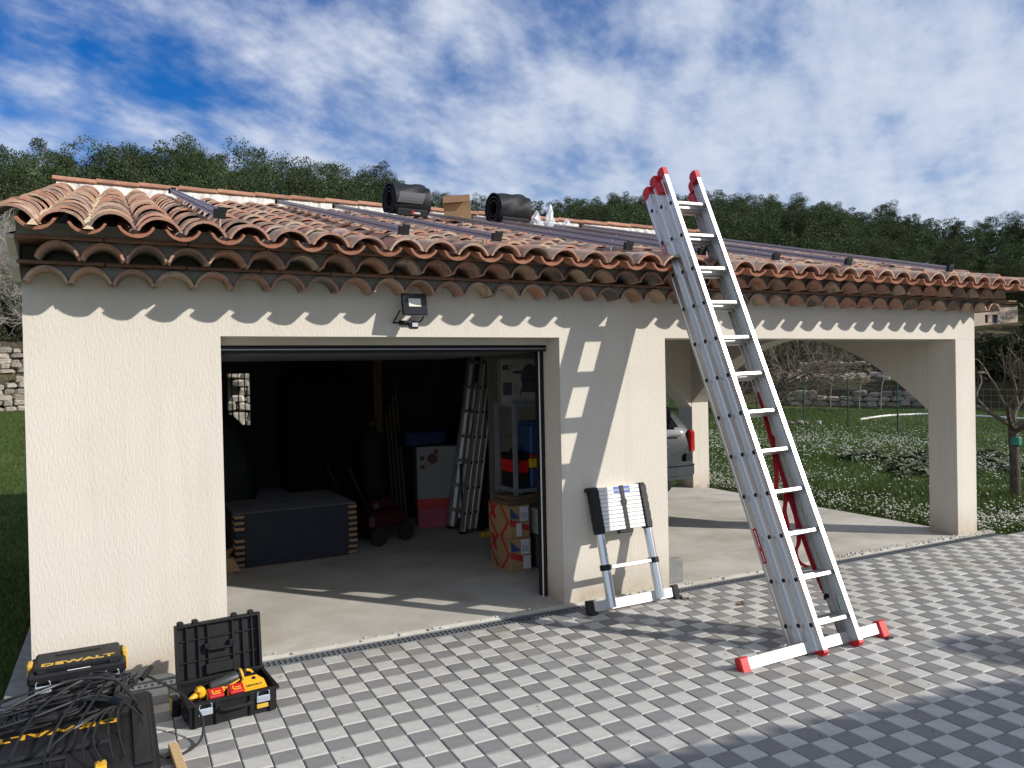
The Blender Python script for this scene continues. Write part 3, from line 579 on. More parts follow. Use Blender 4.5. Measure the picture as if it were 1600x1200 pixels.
roof = MB()
roof.prism([(-0.22, 2.512), (4.40, 2.442 + SL * 4.9), (4.40, deck(4.40) - 0.03), (0.26, deck(0.26) - 0.03), (0.26, 2.40), (0.0, 2.40), (0.0, 2.505)], 'x', -1.94, 6.52)
roof_o = roof.build('roof', mortar, bld)
q = MB(); q.box(-1.94, 6.5, -0.315, -0.23, 2.507, 2.572); q.build('eave_filling', mortar, bld)
ang = math.atan(SL); PITCH = 0.229; X0 = -1.84; NC = 37; EXP = 0.335
cov, chn = [], []
for k in range(4):
    q = MB(); arc_tile(q, 0.218 + 0.003 * k, 0.176, 0.078 + 0.003 * (k % 3), 0.062, 0.43, 0.013, n=9); cov.append(q)
q = MB(); arc_tile(q, 0.178, 0.205, 0.056, 0.064, 0.43, 0.013, n=8, down=True); chn_m = q.mesh('channel_tile', tile_m, smooth=True); chn_red = q.mesh('channel_tile_end', tile_red, smooth=True); chn_geo = (q.v, q.f)
cov_m = [q.mesh('cover_tile', tile_m, smooth=True) for q in cov]; cov_geo = [(q.v, q.f) for q in cov]
def zo(x): return interp(x, [(-2.0, 0.048), (-0.3, 0.0), (7.0, -0.012)])
def rp_(x, s, h=0.0):   # point on the roof: s metres up the slope from the eave line y=-0.5, h above the channel bottoms
    return Vector((x, -0.5 + s * math.cos(ang) - h * math.sin(ang), 2.450 + zo(x) + s * math.sin(ang) + h * math.cos(ang)))
tiles = []
for c in range(-1, NC):
    for r_ in range(0, 15):
        s = EXP * r_; xc = X0 + PITCH * (c + 0.5)
        if s > 4.75: continue
        p = rp_(xc, s + 0.03, 0.034 + 0.010); tiles.append(((p - CAM).length, c, r_, p))
tiles.sort(key=lambda t: t[0]); fieldV, fieldF = [], []; cnt = 0
def addgeo(Vl, Fl, geo, M):
    n = len(Vl); Vl += [tuple(M @ Vector(v)) for v in geo[0]]; Fl += [tuple(i + n for i in f) for f in geo[1]]
for d, c, r_, p in tiles:
    k = random.randrange(4); rot = Euler((ang - 0.028 + random.uniform(-.012, .012), random.uniform(-.045, .045), random.uniform(-.025, .025)))
    p = p + Vector((random.uniform(-.005, .005), random.uniform(-.012, .012), random.uniform(0, .006)))
    if cnt < 300: inst('cover_tile', cov_m[k], roof_o, p, rot); cnt += 1
    else: addgeo(fieldV, fieldF, cov_geo[k], Matrix.LocRotScale(p, rot, Vector((1, 1, 1))))
o = MB(); o.v = fieldV; o.f = fieldF; o.build('cover_tile_field', tile_m, roof_o, smooth=True, kind='stuff')
fieldV, fieldF = [], []
for c in range(0, NC):
    for r_ in range(0, 15):
        s = EXP * r_
        if s > 4.75: continue
        p = rp_(X0 + PITCH * c, s + 0.02, 0.060); rot = Euler((ang + 0.022 + random.uniform(-.005, .005), 0, random.uniform(-.015, .015)))
        if r_ == 0: inst('channel_tile', chn_red, roof_o, p + Vector((0, random.uniform(-.012, .012), 0)), rot)
        else: addgeo(fieldV, fieldF, chn_geo, Matrix.LocRotScale(p, rot, Vector((1, 1, 1))))
o = MB(); o.v = fieldV; o.f = fieldF; o.build('channel_tile_field', tile_m, roof_o, smooth=True, kind='stuff')
# mortar left in the first channels by the left verge, foam coloured
q = MB()
for c in (0, 1):
    for i in range(46):
        s = 0.02 + i * 0.09 + random.uniform(0, .03); x = X0 + PITCH * c + random.uniform(-.02, .02); p = rp_(x, s, 0.04); a = random.uniform(.02, .038)
        q.add([(p.x - a, p.y - .05, p.z - .02), (p.x + a, p.y - .05, p.z - .02), (p.x + a, p.y + .06, p.z), (p.x - a, p.y + .06, p.z), (p.x, p.y, p.z + random.uniform(.01, .03))], [(0, 1, 4), (1, 2, 4), (2, 3, 4), (3, 0, 4)])
q.build('channel_mortar', mat('sand_mortar', (0.52, 0.42, 0.27), 0.95, var=0.2, vscale=20, bump=0.004, bscale=60), roof_o, kind='stuff')
# head of the roof: lime mortar band with flat clay tiles on top
YR = 4.32; zr = deck(YR) + 0.095
q = MB(); vs = []; fs = []; n = 200
for i in range(n + 1):
    x = lerp(-2.02, 6.62, i / n); b1, b2, b3 = (random.uniform(-.012, .012) for _ in range(3))
    vs += [(x, YR - 0.13 + b1, zr - 0.06), (x, YR - 0.07 + b2, zr + 0.070 + b3), (x, YR + 0.0 + b3 * .5, zr + 0.143), (x, YR + 0.16, zr + 0.143), (x, YR + 0.18, zr - 0.2)]
for i in range(n):
    for k in range(4): fs.append((i * 5 + k, i * 5 + 5 + k, i * 5 + 6 + k, i * 5 + 1 + k))
fs.append((0, 1, 2, 3, 4)); fs.append(tuple(n * 5 + k for k in (4, 3, 2, 1, 0)))
q.add(vs, fs); q.build('ridge_mortar', white_mortar, roof_o)
q = MB(); q.cbox(0, 0.412, 0, 0.20, 0, 0.040, 0.006); rm_ = q.mesh('ridge_tile', mat('ridge_clay', (0.40, 0.21, 0.14), 0.9, var=0.2, vscale=9, objrand=0.2, bump=0.001, bscale=60)); x = -2.06
while x < 6.6:
    inst('ridge_tile', rm_, roof_o, (x, YR - 0.055, zr + 0.138 + random.uniform(0, .003)), (random.uniform(-.02, .03), 0.03, random.uniform(-.01, .01))); x += 0.402

# floodlight above the door
fl = empty('floodlight', (0.272, 0, 2.17), label='black floodlight with motion sensor on the wall above the garage door', cat='lamp')
q = MB(); q.T = Matrix.Translation((0.005, -0.13, 0.035)) @ Euler((R(-14), 0, R(-3))).to_matrix().to_4x4()
q.cbox(-0.085, 0.085, -0.018, 0.012, -0.075, 0.075, 0.006)
for k in range(9): q.box(-0.07 + k * 0.0165, -0.066 + k * 0.0165, 0.012, 0.032, -0.06, 0.06)
q.build('housing', black_g, fl, smooth=False)
q = MB(); q.T = Matrix.Translation((0.005, -0.13, 0.035)) @ Euler((R(-14), 0, R(-3))).to_matrix().to_4x4()
q.cbox(-0.042, 0.042, -0.022, -0.0185, -0.018, 0.038, 0.001); q.build('lamp_lens', lens_m, fl)
q = MB(); q.tube([(-0.09, -0.125, 0.0), (-0.105, -0.05, -0.06), (-0.105, -0.008, -0.075), (0.07, -0.008, -0.075), (0.085, -0.05, -0.06), (0.095, -0.125, 0.0)], 0.006, 6); q.cbox(-0.06, 0.05, -0.02, -0.0005, -0.09, -0.06, 0.002); q.build('bracket', black, fl)
q = MB(); q.cbox(-0.027, 0.027, -0.155, -0.09, -0.125, -0.075, 0.008); q.build('sensor', black_g, fl)
q = MB(); q.cbox(-0.02, 0.02, -0.158, -0.1555, -0.112, -0.085, 0.001); q.build('sensor_window', mat('sensor_window', (0.55, 0.55, 0.58), 0.3), fl)

# ------------------------------------------------------------------ mounting rails and things on the roof
RH = 0.142
def roof_rail(x, s0, s1, lab):
    p = rp_(x, s0, RH); L_ = s1 - s0
    o = empty('mounting_rail', p, (ang, 0, 0), lab, 'rail', 'solar mounting rails on the roof')
    q = MB(); q.prism([(-0.02, 0), (0.02, 0), (0.02, 0.015), (0.014, 0.02), (0.02, 0.025), (0.02, 0.042), (0.007, 0.042), (0.007, 0.034), (-0.007, 0.034), (-0.007, 0.042), (-0.02, 0.042), (-0.02, 0.025), (-0.014, 0.02), (-0.02, 0.015)], 'y', 0, L_); q.build('rail_bar', rail_m, o)
    for y, tall in ((-0.012, 1), (L_ + 0.002, 0)):
        q = MB(); q.cbox(-0.036, 0.030, y - 0.018, y + 0.012, -0.006, 0.048, 0.003); q.cbox(-0.012, 0.036, y - 0.016, y + 0.010, 0.03, 0.060, 0.003); q.build('end_clamp', black, o)
    s = 0.25
    while s < L_:
        q = MB(); q.tube([(0.03, s, -0.12), (0.03, s, 0.05)], 0.005, 6); q.tube([(0.03, s, -0.125), (0.03, s, -0.105)], 0.014, 8); q.build('hanger_bolt', steel, o); s += 0.95
    return o
for x, s0, s1, lab in ((-0.95, 0.20, 4.42, 'leftmost aluminium rail on the tiles, nearest the left roof edge'), (0.12, 0.14, 4.42, 'second aluminium roof rail from the left, ending in a black clamp'),
                       (0.75, 0.12, 4.42, 'third aluminium roof rail from the left, passing in front of the left black roll'), (1.78, 0.10, 4.42, 'aluminium roof rail that starts beside the cardboard box'),
                       (2.45, 0.10, 4.42, 'aluminium roof rail running up behind the top of the tall ladder'), (3.20, 0.10, 4.42, 'aluminium roof rail just right of the tall ladder'),
                       (4.02, 0.10, 4.42, 'second aluminium roof rail right of the tall ladder'), (5.38, 0.12, 4.42, 'rightmost aluminium roof rail near the right roof edge')):
    roof_rail(x, s0, s1, lab)
def roll(name, s, x, lab, print_):
    p = rp_(x, s, 0.13)
    o = empty(name, p, (ang, 0, R(4)), lab, 'rolled bag', 'black rolls lying on the roof'); o.scale = (0.98, 1.22, 1.22)
    q = MB(); n = 30; vs = []; L_ = 0.42          # a rolled, sagging padded bag: spiral skin with folds
    for j in range(13):
        t = j / 12; xx = lerp(-L_ / 2, L_ / 2, t)
        for k in range(n):
            a = 2 * math.pi * k / n; rr = 0.155 + 0.006 * math.sin(3 * a + 5 * t) + 0.008 * math.sin(7 * a + 9 * t * (1 + 0.3 * math.sin(a))) * (0.4 + t)
            zz_ = rr * math.sin(a); zz_ = max(zz_, -0.125); vs.append((xx, rr * math.cos(a) * 0.97, 0.135 + zz_ * 0.95))
    fs = [(j * n + k, (j + 1) * n + k, (j + 1) * n + (k + 1) % n, j * n + (k + 1) % n) for j in range(12) for k in range(n)]
    fs += [tuple(12 * n + k for k in range(n))]; q.add(vs, fs); q.build('rolled_cover', mat('bag_fabric', (0.010, 0.011, 0.015), 0.6, spec=0.3, var=0.2, vscale=8, bump=0.004, bscale=18), o, smooth=True)
    q = MB()
    for k, (r0, r1) in enumerate(((0.155, 0.142), (0.12, 0.108), (0.085, 0.074))):
        v = []; m_ = 24
        for i in range(m_):
            a = 2 * math.pi * i / m_; ca_, sa_ = math.cos(a), math.sin(a); f_ = lambda r__, xx: (xx, r__ * ca_ * 0.97, 0.135 + max(r__ * sa_, -0.125) * 0.95)
            v += [f_(r0, -L_ / 2 - 0.012 + 0.004 * k), f_(r1, -L_ / 2 - 0.012 + 0.004 * k), f_(r1, -L_ / 2 + 0.06)]
        q.add(v, [(i * 3 + u_, i * 3 + u_ + 1, ((i + 1) % m_) * 3 + u_ + 1, ((i + 1) % m_) * 3 + u_) for i in range(m_) for u_ in (0, 1)])
    q.build('rolled_end', black, o)
    q = MB(); q.cbox(-L_ / 2 + .02, L_ / 2 - .03, -0.165, -0.13, 0.01, 0.075, 0.01); q.build('flap', black, o)
    q = MB(); v = [(-0.03, -0.152 * math.cos(a_), 0.135 + 0.152 * math.sin(a_)) for a_ in (0.05, 0.5)]
    q = MB(); q.T = Matrix.Translation((-0.04, 0, 0)); vs = []
    for xx in (-0.16, 0.14):
        for k in range(5):
            a_ = R(184 - k * 9); vs.append((xx + 0.012 * k, 0.163 * math.cos(a_) * 0.97, 0.135 + 0.163 * math.sin(a_) * 0.95))
    q.add(vs, [(k, 5 + k, 6 + k, 1 + k) for k in range(4)])
    if print_: q.build('reflective_panel', mat('grey_reflect', (0.06, 0.064, 0.072), 0.65), o)
    if print_:
        q = MB(); q.box(-0.02, 0.0, -0.167, -0.1655, 0.028, 0.062); q.build('red_mark', red, o)
        q = MB()
        for k, h in enumerate((.016, .01, .014, .014, .016, .014, .012)): q.box(0.008 + k * 0.011, 0.016 + k * 0.011, -0.167, -0.1655, 0.036, 0.036 + h)
        q.build('white_lettering', white_p, o)
    return o
RS = 1.27
roll('rolled_bag', 3.75, 1.36, 'larger black roll with a small red mark, left of the cardboard box on the roof', True)
roll('rolled_bag', 3.75, 2.60, 'black rolled bag right of the cardboard box on the roof', False)
bx = empty('cardboard_box', rp_(1.97, 3.72, 0.13), (ang * .6, R(-4), R(-24)), 'open cardboard box standing on the roof between the two black rolls', 'box')
q = MB(); a_, b_2, h_, t_ = 0.15, 0.11, 0.27, 0.005
q.box(-a_, a_, -b_2, -b_2 + t_, 0, h_); q.box(-a_, a_, b_2 - t_, b_2, 0, h_); q.box(-a_, -a_ + t_, -b_2 + t_, b_2 - t_, 0, h_); q.box(a_ - t_, a_, -b_2 + t_, b_2 - t_, 0, h_); q.box(-a_ + t_, a_ - t_, -b_2 + t_, b_2 - t_, 0, t_)
q.build('carton', card, bx)
q = MB(); q.T = Matrix.Translation((0, -b_2, h_)) @ Euler((R(-28), 0, 0)).to_matrix().to_4x4(); q.box(-a_, a_, -0.004, 0.0, -0.085, 0.0); q.build('flap', mat('cardboard_dark', (0.27, 0.16, 0.09), 0.9), bx)
q = MB(); q.T = Matrix.Translation((-a_, 0, h_)) @ Euler((0, R(24), 0)).to_matrix().to_4x4(); q.box(-0.004, 0, -b_2, b_2, -0.10, 0); q.build('flap', card, bx)
pm = bpy.data.materials.new('clear_film'); pm.use_nodes = True; b = pm.node_tree.nodes['Principled BSDF']; b.inputs['Base Color'].default_value = (0.75, 0.80, 0.86, 1); b.inputs['Roughness'].default_value = 0.25; b.inputs['Alpha'].default_value = 0.55
for i, (x, h, w_, lab) in enumerate(((2.95, 0.21, 0.17, 'crumpled clear plastic bag against the right black roll'), (3.14, 0.29, 0.15, 'tallest pointed clear plastic bag on the roof'), (3.36, 0.14, 0.20, 'low crumpled clear plastic film at the right end of the bags on the roof'))):
    rr_ = random.Random(i + 4); vs = []; n = 14
    for j in range(7):
        t = j / 6
        for k in range(n):
            a = 2 * math.pi * k / n; r0 = w_ / 2 * (1 - t ** 1.3) + 0.006; r0 *= 0.75 + 0.5 * rr_.random(); vs.append((r0 * math.cos(a) + 0.02 * t, r0 * math.sin(a) * 0.8, -0.01 + h * t + 0.015 * rr_.random()))
    q = MB(); q.add(vs, [(j * n + k, j * n + (k + 1) % n, (j + 1) * n + (k + 1) % n, (j + 1) * n + k) for j in range(6) for k in range(n)])
    o = q.build('plastic_bag', pm, None, label=lab, cat='plastic bag', group='clear plastic bags on the roof'); o.location = rp_(x, 3.7, 0.12)

# ------------------------------------------------------------------ ladders
def rail_profile(d, w_, t=0.003, lip=0.006):
    """C channel in (x,y): web at x=0 outside, flanges run inwards (+x)"""
    return [(0, 0), (w_, 0), (w_, t), (t, t), (t, d * 0.30), (t + 0.004, d * 0.36), (t + 0.004, d * 0.64), (t, d * 0.70), (t, d - t), (w_, d - t), (w_, d), (0, d), (0, d * 0.74), (0.0035, d * 0.68), (0.0035, d * 0.32), (0, d * 0.26)]
def extension_ladder(name, loc, rot, label, L_, secs, cx=0.0, n_r=12, z0=0.20, red_caps=True, group=None):
    o = empty(name, loc, rot, label, 'ladder', group); D = 0.072
    cap = red if red_caps else black
    for si, (hw, y, zb, zt) in enumerate(secs):
        for sg in (-1, 1):
            q = MB(); P_ = rail_profile(D, 0.034)
            P2 = [(cx + sg * (hw - px_), y + py_) for px_, py_ in P_]
            if sg > 0: P2 = P2[::-1]
            q.prism(P2, 'z', zb, zt); rl = q.build('side_rail', alu, o)
            q = MB()       # top cap: rounded block
            c0 = min(cx + sg * hw, cx + sg * (hw - 0.036)) - 0.002; c1 = c0 + 0.040
            q.prism([(y - 0.003, zt - 0.06), (y + D + 0.003, zt - 0.085), (y + D + 0.003, zt - 0.02), (y + D * .8, zt + 0.004), (y + D * .4, zt + 0.010), (y - 0.003, zt + 0.002)][::1], 'x', c0, c1); q.build('end_cap', cap if si != 1 or sg < 0 else cap, o)
            q = MB()
            q.prism([(y - 0.002, zb + 0.004), (y - 0.002, zb - 0.012), (y + 0.02, zb - 0.030), (y + 0.05, zb - 0.034), (y + D + 0.002, zb - 0.018), (y + D + 0.002, zb + 0.004)], 'x', c0, c1); q.build('foot', cap if si != 1 else black, o)
        for k in range(n_r):
            z = z0 + 0.28 * k + 0.012 * si
            if z > zt - 0.1 or z < zb + 0.05: continue
            q = MB(); q.T = Matrix.Translation((cx, y + D / 2, z)) @ Euler((R(0), 0, 0)).to_matrix().to_4x4()
            q.cbox(-hw + 0.004, hw - 0.004, -0.016, 0.016, -0.014, 0.014, 0.004); rg = q.build('rung', alu_w, o)
            for sg in (-1, 1):
                xx = cx + sg * (hw + 0.0008); q = MB(); q.box(min(xx, xx - sg * 0.002), max(xx, xx - sg * 0.002), y + D / 2 - 0.012, y + D / 2 + 0.012, z - 0.012, z + 0.012); q.build('plug', black, rg)
    return o
LEAN = math.atan(2.36)
lad = extension_ladder('extension_ladder', (2.316, -1.70, -0.02), (-(math.pi / 2 - LEAN), R(-1.3), 0), 'tall aluminium three section ladder with red caps leaning on the tiled eave', 3.5,
    [(0.172, 0.0, 0.045, 3.575), (0.205, 0.0725, 0.035, 3.545), (0.238, 0.145, 0.02, 3.495)], cx=0.140)
# guide hooks at the heads
for (x, y, z) in ((0.140 - 0.196, 0.065, 3.43), (0.140 + 0.182, 0.10, 3.40)):
    q = MB(); q.cbox(x - 0.02, x + 0.02, y - 0.015, y + 0.03, z - 0.05, z + 0.05, 0.006); q.build('guide_hook', red, lad)
# stabiliser bar
q = MB(); q.cbox(-0.60, 0.60, 0.074, 0.096, 0.045, 0.115, 0.004); sb_ = q.build('stabiliser_bar', alu_w, lad)
for sg in (-1, 1):
    q = MB(); x0, x1 = sorted((sg * 0.555, sg * 0.625)); q.cbox(x0, x1, 0.058, 0.112, 0.015, 0.125, 0.008); q.build('bar_end', red, sb_)
    q = MB(); q.cbox(x0 + 0.004, x1 - 0.004, 0.033, 0.123, -0.028, 0.016, 0.008); q.build('rubber_pad', rubber, sb_)
# stickers on the outer face of the rear section: red ground, illegible white print
for z0_, z1_ in ((0.62, 0.85), (2.78, 3.01)):
    x = 0.140 - 0.238 - 0.0012; q = MB(); q.box(x, x + 0.001, 0.168, 0.196, z0_, z1_); st = q.build('sticker', red, lad); rr_ = random.Random(3)
    q = MB(); z = z0_ + 0.015
    while z < z1_ - 0.02:
        h = rr_.uniform(.006, .011)
        if not (z0_ + 0.075 < z < z0_ + 0.10): q.box(x - 0.0006, x, 0.175, 0.175 + rr_.uniform(.006, .011), z, z + h)
        z += h + 0.003
    q.build('sticker_print', white_p, st, kind='stuff')
q = MB(); q.box(0.140 + 0.1395, 0.140 + 0.142, 0.006, 0.062, 0.24, 0.33); 
q.build('worn_label', mat('worn_label', (0.42, 0.50, 0.50), 0.6, var=0.35, vscale=60), lad)
lad_inv = lad.matrix_basis.inverted() if False else (Matrix.Translation(lad.location) @ lad.rotation_euler.to_matrix().to_4x4()).inverted()
def ribbon(mb, pts, w_, side=Vector((1, 0, 0.1))):
    pts = [Vector(p) for p in pts]; P2 = []
    for i in range(len(pts) - 1):      # catmull-rom
        p0, p1, p2, p3 = pts[max(i - 1, 0)], pts[i], pts[i + 1], pts[min(i + 2, len(pts) - 1)]
        for k in range(5):
            t = k / 5; P2.append(0.5 * ((2 * p1) + (p2 - p0) * t + (2 * p0 - 5 * p1 + 4 * p2 - p3) * t * t + (3 * p1 - p0 - 3 * p2 + p3) * t ** 3))
    P2.append(pts[-1]); vs = []
    for i, p in enumerate(P2):
        s_ = side.normalized() * w_ / 2; nn = Vector((0, 0.0012, 0)); vs += [p - s_ - nn, p + s_ - nn, p + s_ + nn, p - s_ + nn]
    fs = [(i * 4 + k, i * 4 + (k + 1) % 4, i * 4 + 4 + (k + 1) % 4, i * 4 + 4 + k) for i in range(len(P2) - 1) for k in range(4)] + [(0, 3, 2, 1), tuple(len(P2) * 4 - 4 + k for k in range(4))]
    mb.add(vs, fs)
straps = [[(2.646, -0.82, 1.57), (2.624, -0.936, 1.26), (2.619, -1.137, 0.786), (2.634, -1.27, 0.457), (2.66, -1.34, 0.276), (2.67, -1.36, 0.234)],
          [(2.650, -0.93, 1.26), (2.60, -1.00, 1.10), (2.567, -1.044, 1.006), (2.497, -1.104, 0.85), (2.49, -1.11, 0.74)],
          [(2.607, -1.09, 0.90), (2.565, -1.124, 0.817), (2.531, -1.149, 0.758), (2.518, -1.183, 0.678), (2.491, -1.212, 0.608)],
          [(2.650, -1.09, 0.88), (2.615, -1.17, 0.709), (2.575, -1.228, 0.571), (2.515, -1.254, 0.51), (2.515, -1.28, 0.448), (2.578, -1.297, 0.409)]]
for s_ in straps:
    q = MB(); q.T = lad_inv; ribbon(q, s_, 0.040); q.build('strap', red_web, lad)
q = MB(); q.T = lad_inv; q.lathe([(0.022, 0), (0.022, 0.012)], 12, c=(2.665, -1.375, 0.215), axis='y'); q.build('strap_knob', black, lad)

# telescopic ladder, collapsed
tl = empty('telescopic_ladder', (1.93, -0.27, -0.02), (R(-15), 0, R(2)), 'collapsed telescopic ladder with black grips leaning against the cream wall', 'ladder')
for sg in (-1, 1):
    q = MB(); q.tube([(sg * 0.225, 0, 0.03), (sg * 0.225, 0, 0.305)], 0.036, 20); q.build('tube', alu_tube, tl, smooth=True)
    q = MB(); q.tube([(sg * 0.225, 0, 0.325), (sg * 0.225, 0, 0.56)], 0.033, 20); q.build('tube', alu_tube, tl, smooth=True)
    q = MB(); q.lathe([(0.036, 0.295), (0.042, 0.298), (0.042, 0.335), (0.036, 0.338)], 20, c=(sg * 0.225, 0, 0)); q.build('collar', black, tl, smooth=True)
    q = MB(); q.cbox(sg * 0.225 - 0.036, sg * 0.225 + 0.036, -0.036, 0.04, 0.555, 0.895, 0.014)
    if sg < 0: q.cbox(sg * 0.225 - 0.060, sg * 0.225 + 0.034, -0.028, 0.034, 0.882, 0.912, 0.008)
    else: q.cbox(sg * 0.225 - 0.024, sg * 0.225 + 0.030, -0.028, 0.034, 0.882, 0.912, 0.008)
    for k in range(5): q.cbox(sg * 0.225 - 0.037, sg * 0.225 + 0.037, -0.037, 0.041, 0.575 + k * 0.066, 0.634 + k * 0.066, 0.012)
    q.build('grip_cover', black, tl)
for k in range(11):
    q = MB(); z = 0.575 + k * 0.0300; q.cbox(-0.190, 0.190, -0.028, 0.030, z, z + 0.0275, 0.003); rg = q.build('rung', white_p, tl)
    for x in (-0.11, 0.11): q = MB(); q.lathe([(0.0032, 0), (0.0032, 0.002)], 8, c=(x, -0.0295, z + 0.014), axis='y'); q.build('rivet', black, rg)
    if k >= 9:
        q = MB(); q.box(-0.055, 0.10, -0.0288, -0.0275, z + 0.004, z + 0.024); q.build('blue_label', blue_l, rg)
q = MB(); q.cbox(-0.190, 0.190, -0.022, 0.024, 0.302, 0.330, 0.003); q.build('rung', alu_w, tl)
q = MB(); q.cbox(-0.065, 0.065, -0.036, 0.010, 0.548, 0.572, 0.006); q.build('release_bar', black, tl)
q = MB(); q.cbox(0.005, 0.040, -0.034, -0.0295, 0.575, 0.905, 0.001); q.cbox(0.0, 0.046, -0.041, -0.034, 0.76, 0.80, 0.003); q.build('strap', black, tl)
q = MB(); q.cbox(-0.39, 0.39, 0.018, 0.040, 0.015, 0.090, 0.003); sb_ = q.build('stabiliser_bar', alu_w, tl)
for sg in (-1, 1):
    x0, x1 = sorted((sg * 0.365, sg * 0.425)); q = MB(); q.cbox(x0, x1, 0.008, 0.052, 0.0, 0.105, 0.007); q.cbox(x0 - 0.004, x1 + 0.006, -0.012, 0.060, -0.010, 0.025, 0.007); q.build('rubber_foot', rubber, sb_)
for sg, z0_, z1_ in ((-1, 0.07, 0.28), (1, 0.35, 0.54), (-1, 0.40, 0.53)):      # printed instruction strips, unreadable at this size
    rr_ = random.Random(int(z0_ * 100)); rad = 0.0365 if z0_ < 0.3 else 0.0335
    q = MB()
    for k in range(int((z1_ - z0_) / 0.010)):
        a_ = R(-78); w_ = rr_.uniform(.006, .016); xc = sg * 0.225 + 0.008
        q.box(xc - w_ / 2, xc + w_ / 2, -rad - 0.0005, -rad + 0.004, z0_ + k * 0.010, z0_ + k * 0.010 + 0.005)
    q.build('print_strip', mat('grey_ink', (0.10, 0.10, 0.12), 0.6) if sg < 0 and z0_ > .3 else mat('red_grey_ink', (0.33, 0.20, 0.20), 0.6), tl)

# ------------------------------------------------------------------ tool boxes by the left corner
def latch(parent, x, y, z):
    q = MB(); q.cbox(x - 0.034, x + 0.034, y - 0.008, y - 0.001, z - 0.018, z + 0.016, 0.002); lt = q.build('latch', steel, parent)
    q = MB()
    for dx in (-0.030, 0.030): q.tube([(x + dx, y - 0.006, z + 0.014), (x + dx, y - 0.008, z + 0.034), (x + dx * 0.8, y - 0.010, z + 0.040)], 0.0025, 6)
    for k in range(6): q.box(x - 0.026 + k * 0.0098, x - 0.0215 + k * 0.0098, y - 0.0095, y - 0.0075, z - 0.012, z + 0.010)
    q.build('latch_wire', steel, lt)
def tool_case(name, loc, rz, label, w_=0.42, d_=0.29, h_=0.175, lettering=True, group=None):
    o = empty(name, loc, (0, 0, R(rz)), label, 'tool case', group); a = w_ / 2; b = d_ / 2
    q = MB(); q.cbox(-a, a, -b, b, 0.0, h_ * 0.58, 0.014)
    for x in (-a + 0.045, -0.075, 0.075, a - 0.045): q.cbox(x - 0.012, x + 0.012, -b - 0.010, -b + 0.01, 0.012, h_ * 0.56, 0.004)
    q.build('body', black, o)
    q = MB(); q.cbox(-a - 0.004, a + 0.004, -b - 0.004, b + 0.004, h_ * 0.60, h_ * 0.86, 0.010); q.cbox(-a + 0.02, a - 0.02, -b + 0.03, b - 0.015, h_ * 0.82, h_, 0.010)
    q.cbox(-a + 0.035, -a + 0.075, -b + 0.012, -b + 0.05, h_ * 0.84, h_ * 0.93, 0.004); q.cbox(a - 0.075, a - 0.035, -b + 0.012, -b + 0.05, h_ * 0.84, h_ * 0.93, 0.004)
    q.cbox(-0.10, 0.10, b - 0.10, b - 0.05, h_ * 0.97, h_ * 1.03, 0.003)
    q.build('lid', black, o)
    q = MB(); q.tube([(-0.07, -b + 0.0, h_ * .62), (-0.07, -b - 0.030, h_ * .64), (-0.06, -b - 0.036, h_ * .64), (0.06, -b - 0.036, h_ * .64), (0.07, -b - 0.030, h_ * .64), (0.07, -b, h_ * .62)], 0.010, 8); q.build('handle', black, o)
    for x in (-a + 0.062, a - 0.062): latch(o, x, -b - 0.006, h_ * 0.50)
    for sg in (-1, 1):
        q = MB(); x0, x1 = sorted((sg * (a - 0.012), sg * (a + 0.012))); q.cbox(x0, x1, -0.035, 0.035, h_ * 0.45, h_ * 1.0, 0.006); q.build('side_clip', yellow_d, o)
    if lettering:
        me = text_mesh('lettering', 'DEWALT', 0.062, yellow_d, 0.001, 0.002)
        inst('lettering', me, o, (0.0, -b + 0.062, h_ + 0.0012), (0, 0, 0), (1.28, 0.9, 1))
        q = MB(); q.box(-0.035, 0.05, -b - 0.0115, -b - 0.0100, 0.022, 0.036); q.build('badge', yellow_d, o)
        q = MB(); q.cbox(-0.045, 0.055, -b + 0.006, -b + 0.012, h_ * 0.855, h_ * 0.87, 0.001); q.build('white_tape', white_p, o)
    return o
tool_case('tool_case', (-1.700, -0.515, 0.163), 1.5, 'black tool case with faded yellow lid lettering, on top of its twin', h_=0.185)
tool_case('tool_case', (-1.700, -0.510, -0.02), 1.5, 'black tool case under the lettered one, half hidden by cables', h_=0.175, lettering=False)
big = empty('job_box', (-1.80, -1.39, -0.02), (0, 0, R(0.5)), 'large black job box under a heap of cables, cut by the lower left frame corner', 'tool box')
q = MB(); q.prism([(-0.44, 0.0), (0.385, 0.0), (0.415, 0.235), (-0.44, 0.235)], 'y', -0.42, 0.42); q.build('body', black, big)
q = MB(); q.cbox(-0.45, 0.425, -0.43, 0.43, 0.236, 0.285, 0.016); q.cbox(-0.36, 0.25, -0.10, 0.36, 0.275, 0.302, 0.010); q.cbox(0.33, 0.40, -0.36, 0.36, 0.28, 0.297, 0.006); q.build('lid', black, big)
me = text_mesh('lettering', 'DEWALT', 0.085, yellow, 0.001, 0.002); inst('lettering', me, big, (0.055, 0.095, 0.3032), (0, 0, math.pi), (1.35, 0.75, 1))
q = MB(); q.tube([(0.10, -0.25, 0.29), (0.10, -0.25, 0.33), (-0.18, -0.25, 0.33), (-0.18, -0.25, 0.29)], 0.012, 8); q.build('handle', black, big)
q = MB(); q.cbox(0.20, 0.24, -0.36, -0.30, 0.285, 0.31, 0.004); q.build('yellow_catch', yellow, big)
